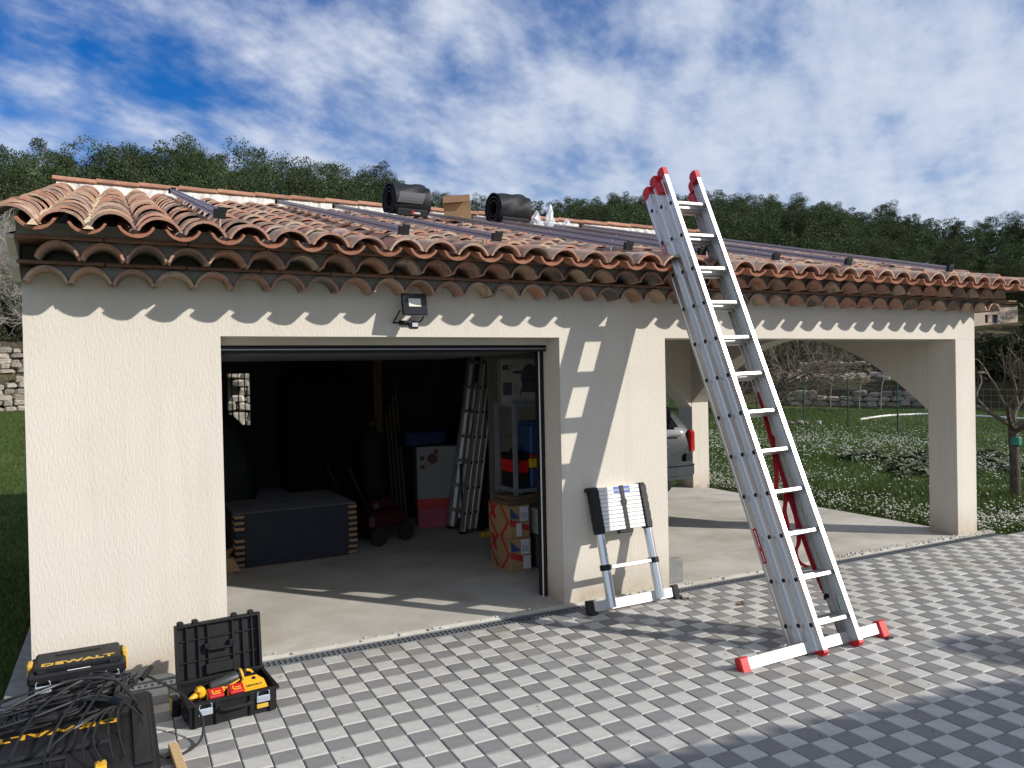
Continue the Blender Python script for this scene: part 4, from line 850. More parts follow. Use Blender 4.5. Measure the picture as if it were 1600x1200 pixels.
# cables heaped on the job box
rc_ = random.Random(11)
coil = empty('cable_bundle', (-1.72, -1.15, 0.28), (0, 0, 0), 'heap of thin black solar cables draped over the large job box', 'cables')
def smooth_path(pts, k=6):
    pts = [Vector(p) for p in pts]; out = []
    for i in range(len(pts) - 1):
        p0, p1, p2, p3 = pts[max(i - 1, 0)], pts[i], pts[i + 1], pts[min(i + 2, len(pts) - 1)]
        for j in range(k):
            t = j / k; out.append(0.5 * ((2 * p1) + (p2 - p0) * t + (2 * p0 - 5 * p1 + 4 * p2 - p3) * t * t + (3 * p1 - p0 - 3 * p2 + p3) * t ** 3))
    return out + [pts[-1]]
# world coordinates of the pinch where every loop is tied together
pinch = Vector((-1.50, -1.30, 0.345)); T0 = Matrix.Translation((1.72, 1.15, -0.28))
for k in range(17):
    q = MB(); q.T = T0; f = rc_.random(); g_ = rc_.random(); h = 0.30 + 0.035 * rc_.random()
    xl = lerp(-2.08, -1.72, f); yt = lerp(-0.84, -1.08, g_)
    pts = [pinch + Vector((rc_.uniform(-.02, .02), rc_.uniform(-.03, .03), 0)), (lerp(-1.53, -1.47, rc_.random()), -1.12 + rc_.uniform(-.04, .04), h + 0.03), (lerp(-1.50, -1.44, g_), lerp(-1.02, -0.90, rc_.random()), h + 0.02), (-1.62, yt + rc_.uniform(-.02, .05), h + 0.02),
           (xl + 0.15, yt - 0.02 + rc_.uniform(-.03, .03), h + 0.01), (xl, yt - 0.10, h), (xl + 0.03, yt - 0.20 - rc_.uniform(0, .08), h), (xl + 0.22, yt - 0.20 - rc_.uniform(0, .10), h + 0.015), (-1.62, -1.20 + rc_.uniform(-.05, .05), h + 0.035), pinch + Vector((rc_.uniform(-.02, .02), rc_.uniform(-.02, .02), 0.0))]
    q.tube(smooth_path(pts, 9), 0.0052, 7); q.build('cable', cable_m, coil, smooth=True)
for k in range(7):      # tails hanging over the near half and the right side
    q = MB(); q.T = T0; a = rc_.random(); x1 = lerp(-1.85, -1.38, a)
    pts = [pinch + Vector((rc_.uniform(-.02, .02), 0, 0.0)), (lerp(-1.52, x1, .5), -1.42 + rc_.uniform(-.04, .04), 0.36), (x1, -1.55 + rc_.uniform(-.05, .05), 0.33), (x1 + rc_.uniform(-.05, .05), -1.72, 0.30)]
    q.tube(smooth_path(pts), 0.0045, 6); q.build('cable', cable_m, coil, smooth=True)
for xa in (-1.95, -1.80, -1.68, -1.60):
    q = MB(); q.T = T0; pts = [(-1.44, -1.36, 0.35), (-1.52, -1.16, 0.40), (lerp(xa, -1.5, .5), -1.08 + rc_.uniform(-.05, .03), 0.40), (xa, -1.22, 0.37), (xa - 0.06, -1.42, 0.34), (xa - 0.08, -1.62, 0.33)]
    q.tube(smooth_path(pts), 0.0055, 6); q.build('cable', cable_m, coil, smooth=True)
q = MB(); q.T = T0; q.tube([(-1.52, -1.27, 0.352), (-1.485, -1.335, 0.352)], 0.034, 12); q.build('cable_tie', black, coil)
for k, (x, y) in enumerate(((-1.405, -0.93), (-1.42, -0.97))):
    q = MB(); q.T = T0; q.tube([(x, y, 0.325), (x + 0.03, y + 0.05, 0.345)], 0.012, 8); q.build('connector', black, coil)
loop = MB()
pts = [(-1.47, -0.98, 0.31), (-1.41, -0.86, 0.30), (-1.34, -0.80, 0.24), (-1.24, -0.84, 0.17), (-1.16, -0.93, 0.08), (-1.17, -1.02, 0.005), (-1.26, -1.10, -0.012), (-1.36, -1.13, 0.02), (-1.40, -1.22, 0.20), (-1.45, -1.30, 0.33)]
loop.tube(smooth_path(pts, 8), 0.0062, 8)
loop.build('loose_cable', cable_m, None, smooth=True, label='thicker black cable arching from the heap onto the paving by the open case', cat='cable')
q = MB(); q.T = Matrix.Translation((-1.285, -1.16, -0.004)) @ Euler((0, 0, R(4))).to_matrix().to_4x4(); q.cbox(-0.021, 0.021, -0.20, 0.135, -0.015, 0.022, 0.003)
q.build('wooden_batten', wood, None, label='short pale wooden batten on the paving at the lower left', cat='wood')
# open case
oc = empty('open_tool_case', (-1.005, -0.665, -0.02), (0, 0, R(5.5)), 'open black tool case with raised lid holding yellow tools, on the paving before the wall', 'tool case')
a, b, hh, t_ = 0.215, 0.150, 0.125, 0.006
q = MB(); q.cbox(-a, a, -b, b, 0.0, 0.018, 0.005)
for (x0, x1, y0, y1) in ((-a, a, -b, -b + t_), (-a, a, b - t_, b), (-a, -a + t_, -b + t_, b - t_), (a - t_, a, -b + t_, b - t_)): q.box(x0, x1, y0, y1, 0.016, hh)
for (x0, x1, y0, y1) in ((-a - .012, a + .012, -b - .012, -b + t_), (-a - .012, a + .012, b - t_, b + .012), (-a - .012, -a + t_, -b + t_, b - t_), (a - t_, a + .012, -b + t_, b - t_)): q.box(x0, x1, y0, y1, hh - 0.012, hh + 0.004)
for x in (-a + 0.03, -0.085, 0.085, a - 0.03): q.cbox(x - 0.013, x + 0.013, -b - 0.014, -b + 0.003, 0.006, hh + 0.002, 0.004)
q.cbox(-a - 0.010, -a + 0.005, -0.06, 0.06, 0.01, hh, 0.004); q.build('body', black, oc)
q = MB(); q.tube([(-0.075, -b, 0.085), (-0.075, -b - 0.030, 0.080), (-0.06, -b - 0.034, 0.078), (0.06, -b - 0.034, 0.078), (0.075, -b - 0.030, 0.080), (0.075, -b, 0.085)], 0.009, 8); q.build('handle', black, oc)
for x in (-a + 0.072, a - 0.072): latch(oc, x, -b - 0.012, 0.082)
q = MB(); q.cbox(a - 0.105, a - 0.045, -b - 0.012, -b - 0.001, 0.030, 0.052, 0.003); q.build('yellow_catch', yellow_d, oc)
ld = MB(); ld.T = Matrix.Translation((0, b + 0.012, hh + 0.002)) @ Euler((R(-6), 0, 0)).to_matrix().to_4x4()
LH = 0.305
ld.cbox(-a - .010, a + .010, 0.030, 0.042, 0.0, LH, 0.004)
for (x0, x1, z0_, z1_) in ((-a - .010, a + .010, 0.0, 0.012), (-a - .010, a + .010, LH - 0.012, LH), (-a - .010, -a + 0.004, 0.012, LH - 0.012), (a - 0.004, a + .010, 0.012, LH - 0.012)): ld.box(x0, x1, 0.0, 0.031, z0_, z1_)
for x in (-0.165, -0.105, -0.055, 0.075, 0.13, 0.18): ld.cbox(x - 0.005, x + 0.005, 0.012, 0.032, 0.012, LH - 0.012, 0.002)
for z in (0.10, 0.215): ld.cbox(-a + .004, a - .004, 0.018, 0.0315, z - 0.004, z + 0.004, 0.002)
for x in (-0.195, -0.12, 0.085, 0.175): ld.cbox(x - 0.016, x + 0.016, -0.004, 0.036, LH - 0.004, LH + 0.020, 0.006)
ld.cbox(-0.075, 0.07, 0.006, 0.03, 0.02, 0.075, 0.004)
lid = ld.build('lid', black, oc)
q = MB(); q.T = ld.T; q.tube([(-0.062, 0.025, 0.165), (-0.062, 0.0, 0.16), (-0.055, -0.004, 0.152), (0.055, -0.004, 0.152), (0.062, 0.0, 0.16), (0.062, 0.025, 0.165)], 0.007, 8); q.cbox(-0.08, -0.05, 0.004, 0.032, 0.155, 0.185, 0.004); q.cbox(0.05, 0.08, 0.004, 0.032, 0.155, 0.185, 0.004); q.build('inner_handle', black_g, lid)
q = MB(); q.T = Matrix.Translation((-a - 0.03, 0.10, 0.0)); q.cbox(-0.02, 0.02, -0.045, 0.045, 0.0, 0.09, 0.008); q.build('side_pocket', black, oc)
q = MB(); q.T = Matrix.Translation((-a - 0.03, 0.10, 0.0)); q.cbox(-0.023, -0.018, -0.03, 0.03, 0.02, 0.085, 0.003); q.build('yellow_trim', yellow_d, oc)
OC = Matrix.Translation(oc.location) @ oc.rotation_euler.to_matrix().to_4x4()
def in_case(x, y, z): return OC @ Vector((x, y, z))
# cordless tool lying in the case: slim yellow and black body with a pistol grip
ct = empty('cordless_cutter', in_case(-0.03, 0.055, 0.115), (0, R(-9), R(9)), 'yellow and black cordless tool lying along the back of the open tool case', 'power tool')
q = MB(); q.lathe([(0.018, -0.05), (0.027, -0.045), (0.030, 0.0), (0.032, 0.09), (0.028, 0.10)], 16, axis='x', c=(0, 0, 0.012)); q.build('barrel', mat('tool_grey', (0.035, 0.037, 0.04), 0.45), ct, smooth=True)
q = MB(); q.cbox(-0.075, 0.02, -0.034, 0.02, -0.030, 0.002, 0.008); q.build('motor_housing', yellow, ct)
q = MB(); q.cbox(-0.125, -0.075, -0.026, 0.026, -0.024, 0.034, 0.014); q.lathe([(0.008, 0), (0.008, 0.004)], 10, c=(-0.10, -0.030, 0.012), axis='y'); q.build('gear_case', yellow, ct)
q = MB(); q.tube([(-0.125, -0.005, 0.0), (-0.16, -0.02, -0.008), (-0.195, -0.035, -0.030)], [0.017, 0.015, 0.019], 10); q.build('grip', yellow, ct, smooth=True)
q = MB(); q.lathe([(0.030, 0.10), (0.034, 0.105), (0.034, 0.135), (0.026, 0.14)], 16, axis='x', c=(0, 0, 0.012)); q.build('collar', black_g, ct, smooth=True)
q = MB(); q.lathe([(0.0345, 0.112), (0.0365, 0.114), (0.0365, 0.122), (0.0345, 0.124)], 16, axis='x', c=(0, 0, 0.012)); q.build('yellow_ring', yellow, ct, smooth=True)
q = MB(); q.tube([(0.02, -0.03, -0.012), (0.10, -0.032, 0.004)], 0.006, 6); q.tube([(0.145, -0.01, 0.034), (0.165, -0.006, 0.022), (0.178, 0, 0.004)], 0.007, 8); q.build('yellow_lever', yellow, ct, smooth=True)
me = text_mesh('tool_lettering', 'DEWALT', 0.016, black_g, 0.0006, 0.0005); inst('tool_lettering', me, ct, (-0.028, -0.0345, -0.014), (R(90), 0, 0))
for k, (x, lab) in enumerate(((-0.080, 'left red and yellow battery pack standing at the front of the open tool case'), (0.022, 'right red and yellow battery pack standing at the front of the open tool case'))):
    bt = empty('battery_pack', in_case(x, -0.078, 0.098), (R(24), 0, R(6)), lab, 'battery')
    q = MB(); q.cbox(-0.037, 0.037, -0.03, 0.03, -0.03, 0.028, 0.006); q.build('pack_case', yellow, bt)
    q = MB(); q.cbox(-0.039, 0.039, -0.032, 0.032, 0.0285, 0.054, 0.007); q.build('red_cap', red, bt)
    q = MB(); q.cbox(-0.020, 0.022, -0.018, -0.012, 0.0540, 0.0565, 0.001); q.cbox(-0.020, -0.013, -0.018, 0.012, 0.0540, 0.0565, 0.001); q.cbox(-0.006, 0.022, -0.004, 0.002, 0.0540, 0.0565, 0.001); q.build('contact_marks', yellow, bt)
cg = empty('charger', in_case(0.120, -0.025, 0.095), (R(20), 0, R(8)), 'yellow charger block with black print in the right of the open tool case', 'charger')
q = MB(); q.prism([(-0.062, -0.055), (0.062, -0.055), (0.062, 0.012), (0.036, 0.055), (-0.036, 0.055), (-0.062, 0.012)], 'z', -0.045, 0.036); q.build('charger_case', yellow, cg)
q = MB(); q.prism([(-0.055, -0.048), (0.055, -0.048), (0.055, 0.010), (0.031, 0.048), (-0.031, 0.048), (-0.055, 0.010)], 'z', 0.036, 0.042); q.build('charger_top', yellow, cg)
me = text_mesh('charger_print', 'DEWALT', 0.021, black_g, 0.0006, 0.0006); inst('charger_print', me, cg, (0.0, -0.028, 0.0426), (0, 0, 0))
q = MB(); q.lathe([(0.012, 0.042), (0.010, 0.0445)], 12, c=(0.012, 0.026, 0)); q.build('round_label', black_g, cg)
tr = MB(); rr_ = random.Random(9)
for k in range(26):
    p0 = in_case(rr_.uniform(-.195, .0), rr_.uniform(-.12, .09), rr_.uniform(.03, .07)); a = rr_.random() * 6.3
    tr.tube([p0, p0 + Vector((0.05 * math.cos(a), 0.05 * math.sin(a), 0.01))], rr_.uniform(.006, .016), 7)
tr.build('tool_clutter', black, None, label='jumble of small black tools filling the left of the open case', cat='tools', kind='stuff')
# plastic cable tray block at the pier
q = MB(); q.cbox(2.447, 2.615, 0.04, 0.12, 0.0, 0.195, 0.004); q.build('concrete_block', mat('block_grey', (0.22, 0.22, 0.21), 0.95, var=0.15, vscale=20, bump=0.002, bscale=90), None, label='small grey concrete block standing on the carport floor beside the wall end', cat='block')
# leaf litter on the paving
for k, (x, y, rz) in enumerate(((2.62, -0.62, 20), (2.36, -0.30, 70))):
    q = MB(); rr_ = random.Random(k)
    vs = [(0.0, 0, 0.001)]; n = 9
    for i in range(n):
        a = 2 * math.pi * i / n; r0 = 0.022 + 0.012 * (i % 2); vs.append((r0 * math.cos(a) * 1.4, r0 * math.sin(a), 0.004 + 0.012 * rr_.random()))
    q.add(vs, [(0, 1 + i, 1 + (i + 1) % n) for i in range(n)]); q.tube([(0.03, 0, 0.002), (0.06, 0.012, 0.006)], 0.0012, 5)
    o = q.build('dead_leaf', mat('dead_leaf', (0.17, 0.10, 0.07), 0.8), None, label=('curled brown dead leaf on the paving right of the telescopic ladder', 'small reddish dead leaf on the paving under the telescopic ladder foot')[k], cat='leaf'); o.location = (x, y, -0.018); o.rotation_euler.z = R(rz)

deb = MB(); rr_ = random.Random(77)
for _ in range(520):
    x, y = rr_.uniform(-1.2, 8), rr_.uniform(-3.2, -0.17); s_ = rr_.uniform(.0015, .006) * (1.6 if rr_.random() < .05 else 1)
    if rr_.random() < .45: y = -0.16 - abs(rr_.gauss(0, .12))
    deb.add([(x - s_, y - s_ * .6, ZP + .0012), (x + s_, y - s_, ZP + .0012), (x + s_ * .7, y + s_, ZP + .0012), (x - s_, y + s_ * .8, ZP + .0012), (x, y, ZP + .001 + s_ * .7)], [(0, 1, 4), (1, 2, 4), (2, 3, 4), (3, 0, 4)], rr_.randrange(2))
deb.build('paving_grit', [mortar, MATS['dead_leaf']], kind='stuff')

# ------------------------------------------------------------------ inside the garage
ps = empty('panel_stack', (-0.02, 3.25, 0.0), (0, 0, R(1.0)), 'stack of solar panels packed in dark card with brown corner strips on the garage floor', 'solar panels')
W2, D2, HT = 0.565, 0.80, 0.055
q = MB(); q.box(-W2 + 0.004, W2 - 0.004, -D2 + 0.004, D2 - 0.004, 0.0, 0.012); q.build('pallet_board', card, ps)
pm1 = MB(); pm1.cbox(-W2, W2, -D2, D2, 0.0, 0.0525, 0.003); pm1 = pm1.mesh('panel', card_d)
c1_ = MB(); c1_.cbox(-0.085, 0.0, -0.004, 0.12, 0.0, 0.027, 0.002); c1_ = c1_.mesh('corner_strip', card)
for k in range(9):
    pn = inst('panel', pm1, ps, (random.uniform(-.004, .004), random.uniform(-.004, .004), 0.013 + k * HT))
    if k != 5: inst('corner_strip', c1_, pn, (-W2 + 0.085 - 0.004, -D2, 0.012))
    inst('corner_strip', c1_, pn, (W2 + 0.004, -D2, 0.012))
q = MB(); q.cbox(-W2 - 0.003, W2 + 0.003, -D2 - 0.003, D2, 0.013 + 9 * HT, 0.018 + 9 * HT, 0.002); q.build('cover_sheet', card_top, ps)
q = MB(); q.cbox(-W2 + 0.088, W2 - 0.088, -D2 - 0.012, -D2 - 0.003, 0.012, 0.012 + 9 * HT, 0.001); q.build('front_sheet', card_d, ps)
q = MB()
for x in (-0.38, -0.02, 0.33): q.box(x - 0.035, x + 0.035, -0.33, -0.30, 0.0181 + 9 * HT, 0.0195 + 9 * HT)
q.build('hand_slot', black, ps)
tb = empty('torn_carton', (-0.755, 2.36, 0), (0, 0, R(8)), 'small torn open cardboard carton on the garage floor at the left jamb', 'box')
q = MB(); q.box(-0.14, 0.14, -0.075, -0.071, 0, 0.145); q.box(-0.14, 0.14, 0.071, 0.075, 0, 0.145); q.box(0.136, 0.14, -0.071, 0.071, 0, 0.145); q.box(-0.14, -0.136, -0.071, 0.071, 0, 0.145); q.box(-0.136, 0.136, -0.071, 0.071, 0, 0.004); q.build('carton', card, tb)
q = MB(); q.add([(-0.05, 0.075, 0.145), (0.14, 0.075, 0.145), (0.22, 0.13, 0.20), (0.17, 0.15, 0.185), (0.10, 0.13, 0.175), (0.0, 0.15, 0.19), (-0.05, 0.12, 0.17)], [(0, 1, 2, 3, 4, 5, 6)]); q.add([(-0.14, -0.075, 0.145), (0.14, -0.075, 0.145), (0.19, -0.10, 0.02), (-0.10, -0.10, 0.03)], [(0, 1, 2, 3)]); q.build('torn_flap', card, tb)

# stacked cartons with red lines
white_lab = mat('white_label', (0.62, 0.62, 0.66), 0.6, var=0.04)
def carton(name, x0, y0, z0_, w_, d_, h_, lab, rz=0, cat='box', group='cartons with red lines'):
    o = empty(name, (x0, y0, z0_), (0, 0, R(rz)), lab, cat, group)
    q = MB(); q.cbox(0, w_, 0, d_, 0, h_, 0.003); q.build('carton', card, o)
    q = MB(); r_ = mat('carton_red', (0.42, 0.03, 0.03), 0.85)
    def band(pts, face): # face 'w': x=0 plane (y,z) ; 's': y=0 plane (x,z)
        q.add([(-0.0015, p[0], p[1]) if face == 'w' else (p[0], -0.0015, p[1]) for p in pts], [tuple(range(len(pts)))])
    bwid = 0.055
    band([(d_ - 0.01, h_), (d_ - 0.09, h_), (d_ * .62, h_ * .5), (d_ * .78, h_ * .5)][::-1], 'w'); band([(d_ * .62, h_ * .5), (d_ * .78, h_ * .5), (d_ - 0.02, 0.0), (d_ - 0.10, 0)][::-1], 'w') if False else None
    for (ya, za, yb, zb) in ((d_ * .98, h_ * .5, d_ * .60, h_), (d_ * .98, h_ * .5, d_ * .60, 0), (d_ * .08, h_ * .5, d_ * .42, h_), (d_ * .08, h_ * .5, d_ * .42, 0)):
        band([(ya - bwid / 2, za), (ya + bwid / 4, za), (yb + bwid / 2, zb), (yb - bwid / 2, zb)], 'w')
    band([(0, h_ * .62), (0, h_ * .42), (w_ * .98, h_ * .18), (w_ * .98, h_ * .34)], 's'); q.build('red_lines', r_, o)
    q = MB(); q.add([(0.0, -0.0018, h_ * .98), (w_ * .05, -0.0018, h_ * .62), (w_ * .5, -0.0018, h_ * .62)], [(0, 1, 2)]); q.build('blue_triangle', blue, o)
    for (xa, xb, za, zb) in ((w_ * .50, w_ * .92, h_ * .52, h_ * .97), (w_ * .32 if z0_ > .1 else w_ * .6, w_ * .58 if z0_ > .1 else w_ * .95, h_ * .06, h_ * .46)):
        q = MB(); q.box(xa, xb, -0.0032, -0.0022, za, zb); lb = q.build('label', white_lab, o)
        if za > h_ * .4:
            q = MB(); rr_ = random.Random(5)
            for k in range(5): q.box(xa + 0.01 + k * 0.014, xa + 0.010 + k * 0.014 + 0.004, -0.0036, -0.0032, za + 0.02, zb - 0.02 - rr_.random() * 0.04)
            q.build('label_print', mat('print_blue', (0.05, 0.08, 0.22), 0.7), lb)
    return o
carton('carton_box', 1.54, 1.06, 0.0, 0.205, 0.44, 0.285, 'lower cardboard carton with red lines, on the garage floor inside the right jamb', -2)
carton('carton_box', 1.55, 1.08, 0.286, 0.20, 0.42, 0.285, 'upper cardboard carton with red lines, stacked inside the right jamb', 1)
sh = empty('shelving', (1.68, 1.22, 0), (0, 0, 0), 'grey metal shelving rack inside the garage behind the right jamb', 'shelf')
gm_ = mat('shelf_grey', (0.20, 0.22, 0.24), 0.5, var=0.1)
for x in (0.0, 0.45):
    for y in (0.0, 0.38): q = MB(); q.prism([(x, y), (x + 0.035, y), (x + 0.035, y + 0.003), (x + 0.003, y + 0.003), (x + 0.003, y + 0.035), (x, y + 0.035)], 'z', 0, 1.475); q.build('upright', gm_, sh)
for z in (0.66, 1.44): q = MB(); q.box(0.004, 0.482, 0.004, 0.41, z, z + 0.035); q.build('shelf_board', gm_, sh)
# box with the printed kettle grill
gb = empty('grill_box', (1.62, 1.33, 1.476), (0, 0, R(-17)), 'white box printed with a dark gas grill, on the top shelf', 'box')
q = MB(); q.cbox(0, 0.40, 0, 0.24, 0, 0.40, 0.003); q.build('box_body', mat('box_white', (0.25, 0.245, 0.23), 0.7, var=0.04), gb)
def flat_y(mb, pts, y): mb.add([(p[0], y, p[1]) for p in pts], [tuple(range(len(pts)))])
q = MB(); ink = mat('dark_ink', (0.025, 0.032, 0.05), 0.6, var=0.15)
def dome(cx, cz, rx, rz_, a0, a1, n=14): return [(cx + rx * math.cos(R(lerp(a0, a1, k / n))), cz + rz_ * math.sin(R(lerp(a0, a1, k / n)))) for k in range(n + 1)]
flat_y(q, dome(0.262, 0.235, 0.078, 0.115, 0, 180)[::-1], -0.0012); flat_y(q, [(0.175, 0.233), (0.349, 0.233), (0.335, 0.17), (0.19, 0.17)][::-1], -0.0013)
flat_y(q, [(0.105, 0.270), (0.105, 0.290), (0.19, 0.288), (0.19, 0.262)], -0.0014); flat_y(q, [(0.335, 0.29), (0.38, 0.29), (0.38, 0.21), (0.34, 0.20)], -0.0014)
flat_y(q, [(0.195, 0.172), (0.33, 0.172), (0.365, 0.10), (0.31, 0.092), (0.215, 0.092), (0.17, 0.10)][::-1], -0.0015); flat_y(q, [(0.17, 0.10), (0.182, 0.10), (0.172, 0.055), (0.165, 0.055)], -0.0015)
flat_y(q, [(0.012, 0.30), (0.068, 0.30), (0.068, 0.345), (0.012, 0.345)], -0.0012); flat_y(q, [(0.012, 0.070), (0.095, 0.070), (0.095, 0.185), (0.012, 0.185)], -0.0012)
for k in range(5): flat_y(q, [(0.082 + k * 0.014, 0.325), (0.090 + k * 0.014, 0.325), (0.090 + k * 0.014, 0.334 + 0.004 * (k % 2)), (0.082 + k * 0.014, 0.334)], -0.0012)
q.build('box_print', ink, gb)
q = MB(); q.add([(0.128 + 0.018 * math.cos(t) * s_, -0.0013, 0.125 + 0.033 * math.sin(t) * s_) for s_ in (1, 0.82) for t in [2 * math.pi * k / 16 for k in range(16)]], [(k, (k + 1) % 16, 16 + (k + 1) % 16, 16 + k) for k in range(16)]); q.build('round_mark', ink, gb)
# tool boxes on the shelf
bb = empty('storage_box', (1.86, 1.24, 0.697), (0, 0, 0), 'tall blue storage box with yellow and red bands below the grill box', 'storage box')
q = MB(); q.cbox(0, 0.27, 0, 0.30, 0.0, 0.18, 0.01); q.cbox(0.0, 0.27, 0, 0.30, 0.305, 0.57, 0.012); q.cbox(0.02, 0.25, 0.02, 0.28, 0.56, 0.60, 0.008); q.build('box_body', blue, bb)
q = MB(); q.cbox(-0.006, 0.276, -0.006, 0.306, 0.181, 0.262, 0.004); q.build('yellow_band', mat('band_yellow', (0.70, 0.50, 0.02), 0.5), bb)
q = MB(); q.cbox(-0.004, 0.274, -0.004, 0.304, 0.263, 0.304, 0.004); q.build('red_band', mat('band_red', (0.28, 0.02, 0.02), 0.5), bb)
rb = empty('red_tool_box', (1.725, 1.26, 0.83), (0, 0, 0), 'small red tool box with a black lid on the shelf left of the blue box', 'tool box')
q = MB(); q.cbox(0, 0.125, 0, 0.34, 0, 0.115, 0.01); q.build('box_body', red, rb)
q = MB(); q.cbox(0.003, 0.12, 0.005, 0.335, -0.133, -0.001, 0.004); q.build('base_tray', black, rb)
q = MB(); q.cbox(-0.005, 0.127, -0.005, 0.345, 0.116, 0.175, 0.015); q.tube([(0.06, 0.10, 0.17), (0.06, 0.10, 0.205), (0.06, 0.24, 0.205), (0.06, 0.24, 0.17)], 0.009, 6); q.build('lid', black, rb)
cr = empty('wooden_crate', (1.56, 1.12, 0.573), (0, 0, R(3)), 'rough wooden slatted crate lying on top of the red lined cartons', 'crate')
for z in (0.0, 0.045):
    for (x0, x1, y0, y1) in ((0, 0.34, 0, 0.008), (0, 0.34, 0.29, 0.298), (0, 0.008, 0.008, 0.29), (0.332, 0.34, 0.008, 0.29)): q = MB(); q.box(x0, x1, y0, y1, z, z + 0.035); q.build('slat', wood_d, cr)
for x in (0.008, 0.312):
    for y in (0.008, 0.27): q = MB(); q.box(x, x + 0.02, y, y + 0.02, 0, 0.082); q.build('post', wood_d, cr)
wb = empty('white_bin', (1.80, 1.04, 0.30), (0, 0, 0), 'off white lidded plastic crate behind the right jamb, beside the stacked cartons', 'crate')
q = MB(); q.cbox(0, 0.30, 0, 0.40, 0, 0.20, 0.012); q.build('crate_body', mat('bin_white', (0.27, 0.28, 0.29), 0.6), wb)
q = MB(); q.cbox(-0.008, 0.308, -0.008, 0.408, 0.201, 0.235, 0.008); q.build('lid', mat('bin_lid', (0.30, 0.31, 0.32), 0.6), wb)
gb2 = empty('green_bin', (1.80, 1.05, 0.0), (0, 0, 0), 'dark olive plastic crate on the floor under the off white one', 'crate')
q = MB(); q.cbox(0, 0.30, 0, 0.40, 0, 0.295, 0.015); q.build('crate_body', mat('olive_plastic', (0.035, 0.04, 0.025), 0.6), gb2)
# white panelled door leaf on the partition wall
wd = empty('door_leaf', (2.150, 1.5, 0.0), (0, 0, 0), 'off white panelled door leaf standing against the inner right wall', 'door')
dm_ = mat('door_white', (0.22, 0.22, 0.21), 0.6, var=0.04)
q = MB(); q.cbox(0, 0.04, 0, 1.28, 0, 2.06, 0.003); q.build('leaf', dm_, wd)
for z0_, z1_ in ((0.12, 0.92), (1.05, 1.92)):
    q = MB()
    for (ya, yb, za, zb) in ((0.12, 1.16, z0_, z0_ + 0.03), (0.12, 1.16, z1_ - 0.03, z1_), (0.12, 0.15, z0_ + 0.03, z1_ - 0.03), (1.13, 1.16, z0_ + 0.03, z1_ - 0.03)): q.box(-0.012, 0.0, ya, yb, za, zb)
    q.build('moulding', dm_, wd)
# ladder stored inside
extension_ladder('stored_ladder', (1.80, 3.02, 0.03), (-R(9), 0, -R(90)), 'aluminium three section ladder stored upright inside the garage', 2.6,
                 [(0.20, 0.0, 0.0, 2.5), (0.185, 0.073, 0.0, 2.5), (0.17, 0.146, 0.0, 2.45)], n_r=9, z0=0.2, red_caps=False)
# appliance carton with red base and pictures
rcn = empty('picture_carton', (1.53, 3.40, 0.0), (0, 0, R(-14)), 'white and red picture printed carton standing deep in the garage beside the stored ladder', 'box')
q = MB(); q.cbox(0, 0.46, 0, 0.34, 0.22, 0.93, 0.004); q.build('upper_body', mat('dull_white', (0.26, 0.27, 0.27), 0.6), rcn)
q = MB(); q.cbox(0.0, 0.46, 0, 0.34, 0.0, 0.219, 0.004); q.build('red_base', mat('pink_red', (0.40, 0.08, 0.11), 0.6), rcn)
q = MB(); q.box(-0.001, 0.461, -0.002, -0.0005, 0.222, 0.33); q.build('red_band', red, rcn)
q = MB()
for cx, cz, r0 in ((0.06, 0.80, 0.028), (0.065, 0.70, 0.028), (0.18, 0.79, 0.06), (0.22, 0.87, 0.028)): flat_y(q, dome(cx, cz, r0, r0, 0, 345, 12)[::-1], -0.0012)
q.build('round_pictures', mat('dark_red_ink', (0.10, 0.02, 0.02), 0.6), rcn)
q = MB(); q.cbox(0.0, 0.5, 0.0, 0.3, 0.0, 0.17, 0.02)
o = q.build('blue_tarpaulin', mat('blue_tarp', (0.01, 0.03, 0.10), 0.5), None, label='folded dark blue tarpaulin lying on top of the picture carton', cat='tarpaulin'); o.location = (1.42, 3.45, 0.935)
# big covered shape at the left, in the dark
q = MB(); n, mrow = 28, 12; vs = []
for j in range(mrow + 1):
    t = j / mrow
    for k in range(n):
        a = 2 * math.pi * k / n; rr2 = (1 - t ** 2.6) ** 0.5 if t < 1 else 0.0; fold = 1 + 0.03 * math.sin(7 * a + 4 * t) + 0.02 * math.sin(13 * a)
        vs.append((0.44 * rr2 * fold * math.cos(a), 0.40 * rr2 * fold * math.sin(a), 0.92 * t))
q.add(vs, [(j * n + k, j * n + (k + 1) % n, (j + 1) * n + (k + 1) % n, (j + 1) * n + k) for j in range(mrow) for k in range(n)])
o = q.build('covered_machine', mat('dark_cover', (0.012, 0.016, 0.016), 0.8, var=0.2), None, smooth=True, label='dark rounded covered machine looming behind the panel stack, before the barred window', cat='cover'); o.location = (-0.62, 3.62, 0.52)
q = MB(); q.box(-0.98, -0.25, 3.3, 4.0, 0.0, 0.515); q.build('low_cupboard', mat('cupboard_dark', (0.03, 0.03, 0.035), 0.8), None, label='low dark cupboard under the rounded cover at the back left of the garage', cat='cupboard')
wc = empty('tall_cabinet', (0.12, 3.55, 0.0), (0, 0, 0), 'tall dark cabinet standing in the gloom along the garage back wall', 'cabinet')
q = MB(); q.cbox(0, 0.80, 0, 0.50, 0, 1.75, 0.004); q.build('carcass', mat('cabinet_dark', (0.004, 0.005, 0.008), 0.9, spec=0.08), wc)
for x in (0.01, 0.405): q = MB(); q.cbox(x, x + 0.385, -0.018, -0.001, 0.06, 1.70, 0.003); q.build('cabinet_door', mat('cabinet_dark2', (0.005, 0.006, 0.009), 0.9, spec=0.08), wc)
wh = empty('water_cylinder', (0.95, 3.15, 0.0), (0, 0, 0), 'dim grey standing gas cylinder in the middle of the dark garage', 'cylinder')
